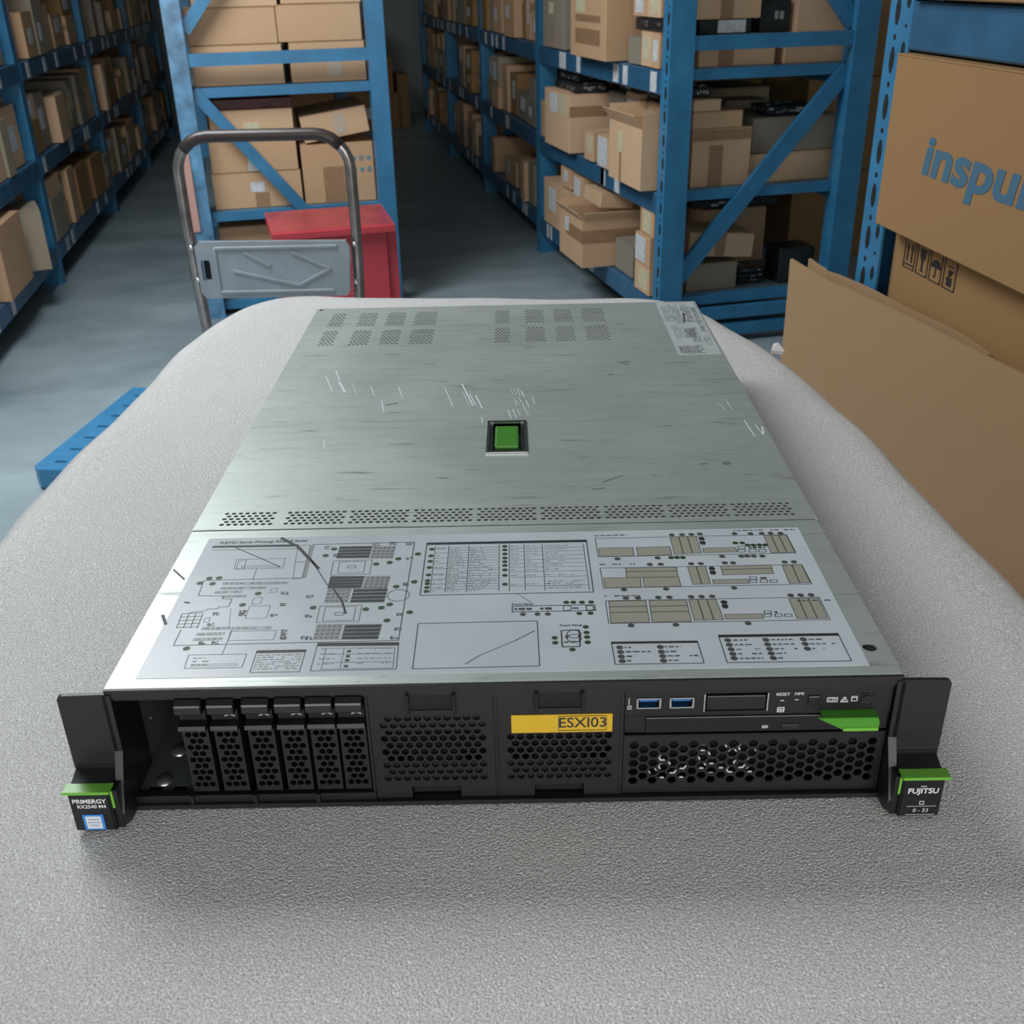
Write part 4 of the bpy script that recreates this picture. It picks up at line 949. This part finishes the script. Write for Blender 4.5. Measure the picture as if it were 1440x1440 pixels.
# stacks at the dark end of the aisles
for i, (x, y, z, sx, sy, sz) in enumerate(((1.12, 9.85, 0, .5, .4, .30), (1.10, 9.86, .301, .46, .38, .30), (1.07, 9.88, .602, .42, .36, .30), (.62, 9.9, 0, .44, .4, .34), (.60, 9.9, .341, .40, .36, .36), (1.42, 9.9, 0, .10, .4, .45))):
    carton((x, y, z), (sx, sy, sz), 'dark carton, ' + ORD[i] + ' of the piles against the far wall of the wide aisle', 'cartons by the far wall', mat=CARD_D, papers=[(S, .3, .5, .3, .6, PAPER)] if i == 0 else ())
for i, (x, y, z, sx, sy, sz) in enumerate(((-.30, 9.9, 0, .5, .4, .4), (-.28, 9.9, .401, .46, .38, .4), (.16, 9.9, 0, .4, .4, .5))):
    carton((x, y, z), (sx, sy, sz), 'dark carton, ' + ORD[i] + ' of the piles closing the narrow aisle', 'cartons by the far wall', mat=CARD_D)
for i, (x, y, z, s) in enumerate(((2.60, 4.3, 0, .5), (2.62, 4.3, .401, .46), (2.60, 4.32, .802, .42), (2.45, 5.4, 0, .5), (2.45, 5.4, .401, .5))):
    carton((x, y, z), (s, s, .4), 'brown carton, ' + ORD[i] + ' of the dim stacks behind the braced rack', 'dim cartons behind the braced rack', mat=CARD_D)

# ==================================================================== RACK BESIDE THE SERVER
RN = Rack('blue perforated rack close beside the server holding two big brown cartons', (1.0, 1.292), RAD(173.1), -1, 1.5, 1, .6, [.50, 1.205], [.9], [(.05, .1, .55, .8, .045)], post=(.05, .085), tags=False, holes=True, beam=.076, seed=3)
def rn(u0, u1, v0, v1, z, h, label, **k): return RN.carton(u0, u1, v0, v1, z, h, label, 'big brown cartons beside the server', mat=CARD_D, name='shipping_carton', **k)
low = rn(.092, 1.10, .022, .50, .50, .347, 'brown shipping carton with four handling symbols, under the branded one')
top = rn(.092, 1.02, -.020, .46, .849, .276, 'brown shipping carton printed with a blue brand name beside the server')
rn(.10, 1.0, -.02, .45, 1.206, .25, 'taped carton lying on the beam above the branded carton')
INKB = plain('blue_carton_ink', (.055, .15, .235), .7)
# print on the aisle side of a carton of RN (its local +x side); a = distance from its far end, b = height
def on_side(o, sx, sy): return Matrix.Translation((sx / 2 + .0008, -sy / 2, 0)) @ Matrix.Rotation(RAD(90), 4, 'Z') @ FRONT
bm = BM(); Ms = on_side(top, .48, .928)
Sk = Matrix(((1, .22, 0, 0), (0, 1, 0, 0), (0, 0, 1, 0), (0, 0, 0, 1)))
text_bm(bm, 'inspur', .084, Ms @ Matrix.Translation((.140, .134, 0)) @ Sk, align='LEFT', bold=.0026, sx=1.55)
obj('printed_brand_name', bm, INKB, top)
bm = BM(); Ml = on_side(low, .478, 1.008)
def pl(pts): prism(bm, [(.036 + (a - .036) * 1.1, b + .030) for a, b in pts], 0, .0005, 'z', Ml)
for i in range(4):
    x = .042 + i * .0425; z0, z1 = .252, .302; w = .036
    for a in ((x, x + w, z0, z0 + .0018), (x, x + w, z1 - .0018, z1), (x, x + .0018, z0, z1), (x + w - .0018, x + w, z0, z1)): pl([(a[0], a[2]), (a[1], a[2]), (a[1], a[3]), (a[0], a[3])])
    c = x + w / 2
    if i == 0:
        for q in (-.007, .007): pl([(c + q - .0016, .264), (c + q + .0016, .264), (c + q + .0016, .287), (c + q - .0016, .287)]); pl([(c + q - .0045, .286), (c + q + .0045, .286), (c + q, .295)])
        pl([(c - .013, .258), (c + .013, .258), (c + .013, .2605), (c - .013, .2605)])
    elif i == 1: pl([(c - .009, .296), (c + .009, .296), (c + .0075, .282), (c + .002, .276), (c + .002, .262), (c + .007, .259), (c - .007, .259), (c - .002, .262), (c - .002, .276), (c - .0075, .282)])
    elif i == 2: pl([(c + .014 * math.cos(t * math.pi / 8), .276 + .013 * math.sin(t * math.pi / 8)) for t in range(9)]); pl([(c - .001, .262), (c + .001, .262), (c + .001, .277), (c - .001, .277)]); pl([(c - .006, .260), (c + .001, .260), (c + .001, .262), (c - .006, .262)])
    else:
        pl([(c - .007, .258), (c + .007, .258), (c + .007, .272), (c - .007, .272)]); pl([(c - .0045, .275), (c + .0045, .275), (c + .0045, .284), (c - .0045, .284)])
        pl([(c - .007, .288), (c + .007, .288), (c + .007, .290), (c - .007, .290)]); pl([(c - .010, .266), (c + .010, .283), (c + .010, .285), (c - .010, .268)])
obj('handling_symbols', fix(bm), INKK, low)

# flattened carton standing beside the bench
def sheet(name, p0, p1, h0, h1, t, label, lean, **k):
    """corrugated sheet along the floor from p0 to p1; its far edge height h0, near h1; leans in x"""
    bm = BM(); n = 24; rows = 12; p0 = Vector(p0); p1 = Vector(p1); d = (p1 - p0).normalized(); nn = Vector((-d.y, d.x))
    grid = []
    for side in (0, 1):
        g = []
        for i in range(n + 1):
            col = []
            for j in range(rows + 1):
                u = i / n; z = (h0 + (h1 - h0) * u) * j / rows
                q = p0 + (p1 - p0) * u
                warp = .010 * math.sin(u * 5 + 1) * (z / h0) + .004 * math.sin(u * 13) * (z / h0) + .004 * math.sin(z * 9)
                crease = -.006 * math.exp(-((u - .16) / .02) ** 2)
                x = q.x + lean * z - warp + crease + (t if side else 0)
                col.append(bm.verts.new((x, q.y, z)))
            g.append(col)
        grid.append(g)
    for s in (0, 1):
        for i in range(n):
            for j in range(rows):
                f = bm.faces.new((grid[s][i][j], grid[s][i + 1][j], grid[s][i + 1][j + 1], grid[s][i][j + 1])); f.smooth = False
    for i in range(n):
        for j in (0, rows): bm.faces.new((grid[0][i][j], grid[0][i + 1][j], grid[1][i + 1][j], grid[1][i][j]))
    for j in range(rows):
        for i in (0, n): bm.faces.new((grid[0][i][j], grid[0][i][j + 1], grid[1][i][j + 1], grid[1][i][j]))
    o = obj(name, fix(bm), CARD_S); tag(o, label, 'cardboard sheet'); return o
sheet('cardboard_sheet', (.953, 1.482), (.815, .20), .722, .775, .006, 'large tan cardboard sheet standing upright between the bench and the brown cartons', .028)
sheet('cardboard_sheet', (.968, 1.435), (.906, .800), .732, .742, .006, 'shorter cardboard sheet showing its edge behind the large one', .028)

# ==================================================================== TROLLEY
tr = empty('platform_trolley', 'platform trolley with bent steel tube handle and grey plastic panel', 'trolley', (-.040, 2.680, 0), RAD(-14))
w = .243; zt = .868; rad = .095; r = .0158
pts = [(-w + .016, 0, .20), (-w + .010, 0, .34), (-w + .004, 0, .48), (-w, 0, .62), (-w, 0, zt - rad)]
pts += [(-w + rad - rad * math.cos(a), 0, zt - rad + rad * math.sin(a)) for a in [RAD(k * 15) for k in range(1, 6)]]
end_l = len(pts)
pts += [(-w + rad, 0, zt)]
mid = [(-w + rad - .055, 0, zt - .010)] 
left = pts; right = [(-x, y, z) for x, y, z in reversed(pts)]
bm = BM(); tube(bm, left + right, r, 14); obj('handle_tube', bm, TUBE, tr)
bm = BM(); arc = [(-w + rad - rad * math.cos(RAD(a)), 0, zt - rad + rad * math.sin(RAD(a))) for a in (40, 60, 75, 90)]
tube(bm, arc + [(-x, y, z) for x, y, z in reversed(arc)], r + .0012, 14); obj('handle_grip', bm, TUBEB, tr)
outer = [(-.208, .585), (-.222, .572), (-.222, .437), (-.208, .420), (.205, .420), (.215, .435), (.225, .560), (.215, .580)]
bm = plate([(x, z) for x, z in outer[::-1]][::-1], [[(-.207, .472), (-.187, .472), (-.184, .478), (-.184, .526), (-.187, .532), (-.207, .532), (-.210, .526), (-.210, .478)]], .016, lambda a, b, t: (a, -.034 + t, b))
pn = obj('handle_panel', bm, GREYP, tr)
bm = BM()
def ridge(a, b, ww=.008):
    a = Vector(a); b = Vector(b); d = (b - a).normalized(); n = Vector((-d.y, d.x)) * ww / 2
    prism(bm, [tuple(a - n), tuple(b - n), tuple(b + n), tuple(a + n)], -.0385, -.034, 'y')
for a, b in (((-.165, .566), (.19, .566)), ((-.165, .438), (.17, .438)), ((-.08, .552), (-.01, .512)), ((.055, .552), (.165, .500)), ((-.12, .500), (.07, .455)), ((.07, .455), (.16, .500)), ((-.165, .566), (-.165, .438))): ridge(a, b)
bevel(fix(bm), .001, 1); obj('panel_ribs', bm, GREYP, pn)
bm = BM(); box(bm, -.206, -.188, -.020, -.018, .474, .530); obj('slot_back', bm, HOLE, pn)
for x, z in ((-w + .006, .565), (-w + .011, .470), (w - .006, .565), (w - .011, .455)):
    dome(x, 0, 0, .007, .004, 'bolt', CHROME, tr); b_ = tr.children[-1] if tr.children else None
    o = [c for c in bpy.data.objects if c.name.startswith('bolt')][-1]
    o.data.transform(Matrix.Translation((-x, 0, 0))); o.data.transform(Matrix.Rotation(RAD(90), 4, 'X')); o.location = (x, -r, z)
bm = bbox(-.235, .235, -.74, .02, .165, .200, .010, 2); obj('platform', bm, GREYP, tr)
for x in (-.18, .18):
    for y in (-.66, -.06):
        bm = BM(); prism(bm, ngon(y, .055, .055, 20), x - .016, x + .016, 'x'); wl = obj('caster_wheel', fix(bm), BLACKP, tr)
        bm = BM(); box(bm, x - .022, x - .018, y - .02, y + .02, .05, .165); box(bm, x + .018, x + .022, y - .02, y + .02, .05, .165); obj('caster_fork', bm, ZINC, tr)

# ==================================================================== RED BOX
rb = empty('red_metal_box', 'red enamelled metal box with lidded top beside the trolley', 'metal box', (.190, 3.51, 0), RAD(2))
bm = bbox(-.205, .185, -.125, .13, .0, .425, .003); obj('box_body', bm, RED, rb)
bm = bbox(.187, .225, -.105, .13, .0, .420, .003); obj('side_panel', bm, RED, rb)
bm = BM(); prism(bm, [(-.150, .428), (-.150, .452), (-.146, .456), (.14, .475), (.14, .428)], -.225, .215, 'x'); bevel(fix(bm), .002, 1); ld = obj('lid', bm, RED, rb)
bm = BM(); prism(bm, [(-.142, .4565), (-.142, .4572), (.136, .4752), (.136, .4745)], -.218, .208, 'x'); obj('lid_top_skin', fix(bm), REDT, ld)  # thin top sheet in a darker, more mottled red
bm = BM()
for a in ((.02, .085, .365, .368), (.02, .085, .270, .273), (.02, .023, .27, .368), (.082, .085, .27, .368), (.02, .085, .318, .320), (.02, .085, .245, .247), (.02, .022, .16, .247), (.083, .085, .16, .247)): box(bm, a[0], a[1], -.1258, -.1250, a[2], a[3])
for z in (.335, .345, .355): box(bm, .045, .072, -.1258, -.1250, z, z + .004)
for x in (.046, .057, .068): box(bm, x, x + .004, -.1258, -.1250, .328, .360)
for z in (.285, .295, .225, .21, .195): box(bm, .032, .074, -.1258, -.1250, z, z + .003)
obj('stencilled_sign', bm, INKW, rb).data.materials[0] = plain('faded_white_stencil', (.55, .22, .22), .6)

# ==================================================================== BLUE PALLET
pa = math.atan2(-.36, .93)
hs = []
for j in range(7):
    for i in range(2): hs.append([(.04 + i * .075, .05 + j * .085), (.075 + i * .075, .05 + j * .085), (.08 + i * .075, .06 + j * .085), (.045 + i * .075, .06 + j * .085)])
    hs.append(ngon(.215, .055 + j * .085, .007, 8))
bm = plate([(0, .02), (.02, 0), (.27, 0), (.27, .64), (.0, .64)], hs, -.055, lambda a, b, t: (a, b, .065 + t))
plt_ = obj('plastic_pallet', bm, PALLET); plt_.location = (-.774, 2.41, 0); plt_.rotation_euler = (0, 0, pa)
tag(plt_, 'blue perforated plastic pallet lying on the floor beside the foam-covered bench', 'pallet')
bm = BM()
for y in (.03, .30, .56): box(bm, .02, .25, y, y + .05, 0, .010)
obj('foot', bm, PALLET, plt_)

# ==================================================================== LIGHT
def area(name, loc, rot, sx, sy, power, col):
    l = bpy.data.lights.new(name, 'AREA'); l.shape = 'RECTANGLE'; l.size = sx; l.size_y = sy; l.energy = power; l.color = col
    o = bpy.data.objects.new(name, l); COL.objects.link(o); o.location = loc; o.rotation_euler = rot; return o
# daylight through the loading door behind the viewer and to the side
area('door_daylight', (-.5, -2.4, 1.28), (RAD(88), 0, RAD(-4)), 2.8, 1.35, 62, (1.0, .965, .92))
area('hanging_work_light', (-1.05, 2.5, 2.75), (0, RAD(-8), 0), 1.4, 1.5, 92, (.93, .975, 1.0))
wd = bpy.data.worlds.new('world'); bpy.context.scene.world = wd; wd.use_nodes = True
bg = wd.node_tree.nodes['Background']; bg.inputs['Color'].default_value = (.62, .74, .85, 1); bg.inputs['Strength'].default_value = .22
vs = bpy.context.scene.view_settings; vs.view_transform = 'Standard'; vs.look = 'None'; vs.gamma = 1; vs.use_curve_mapping = False; vs.exposure = 0
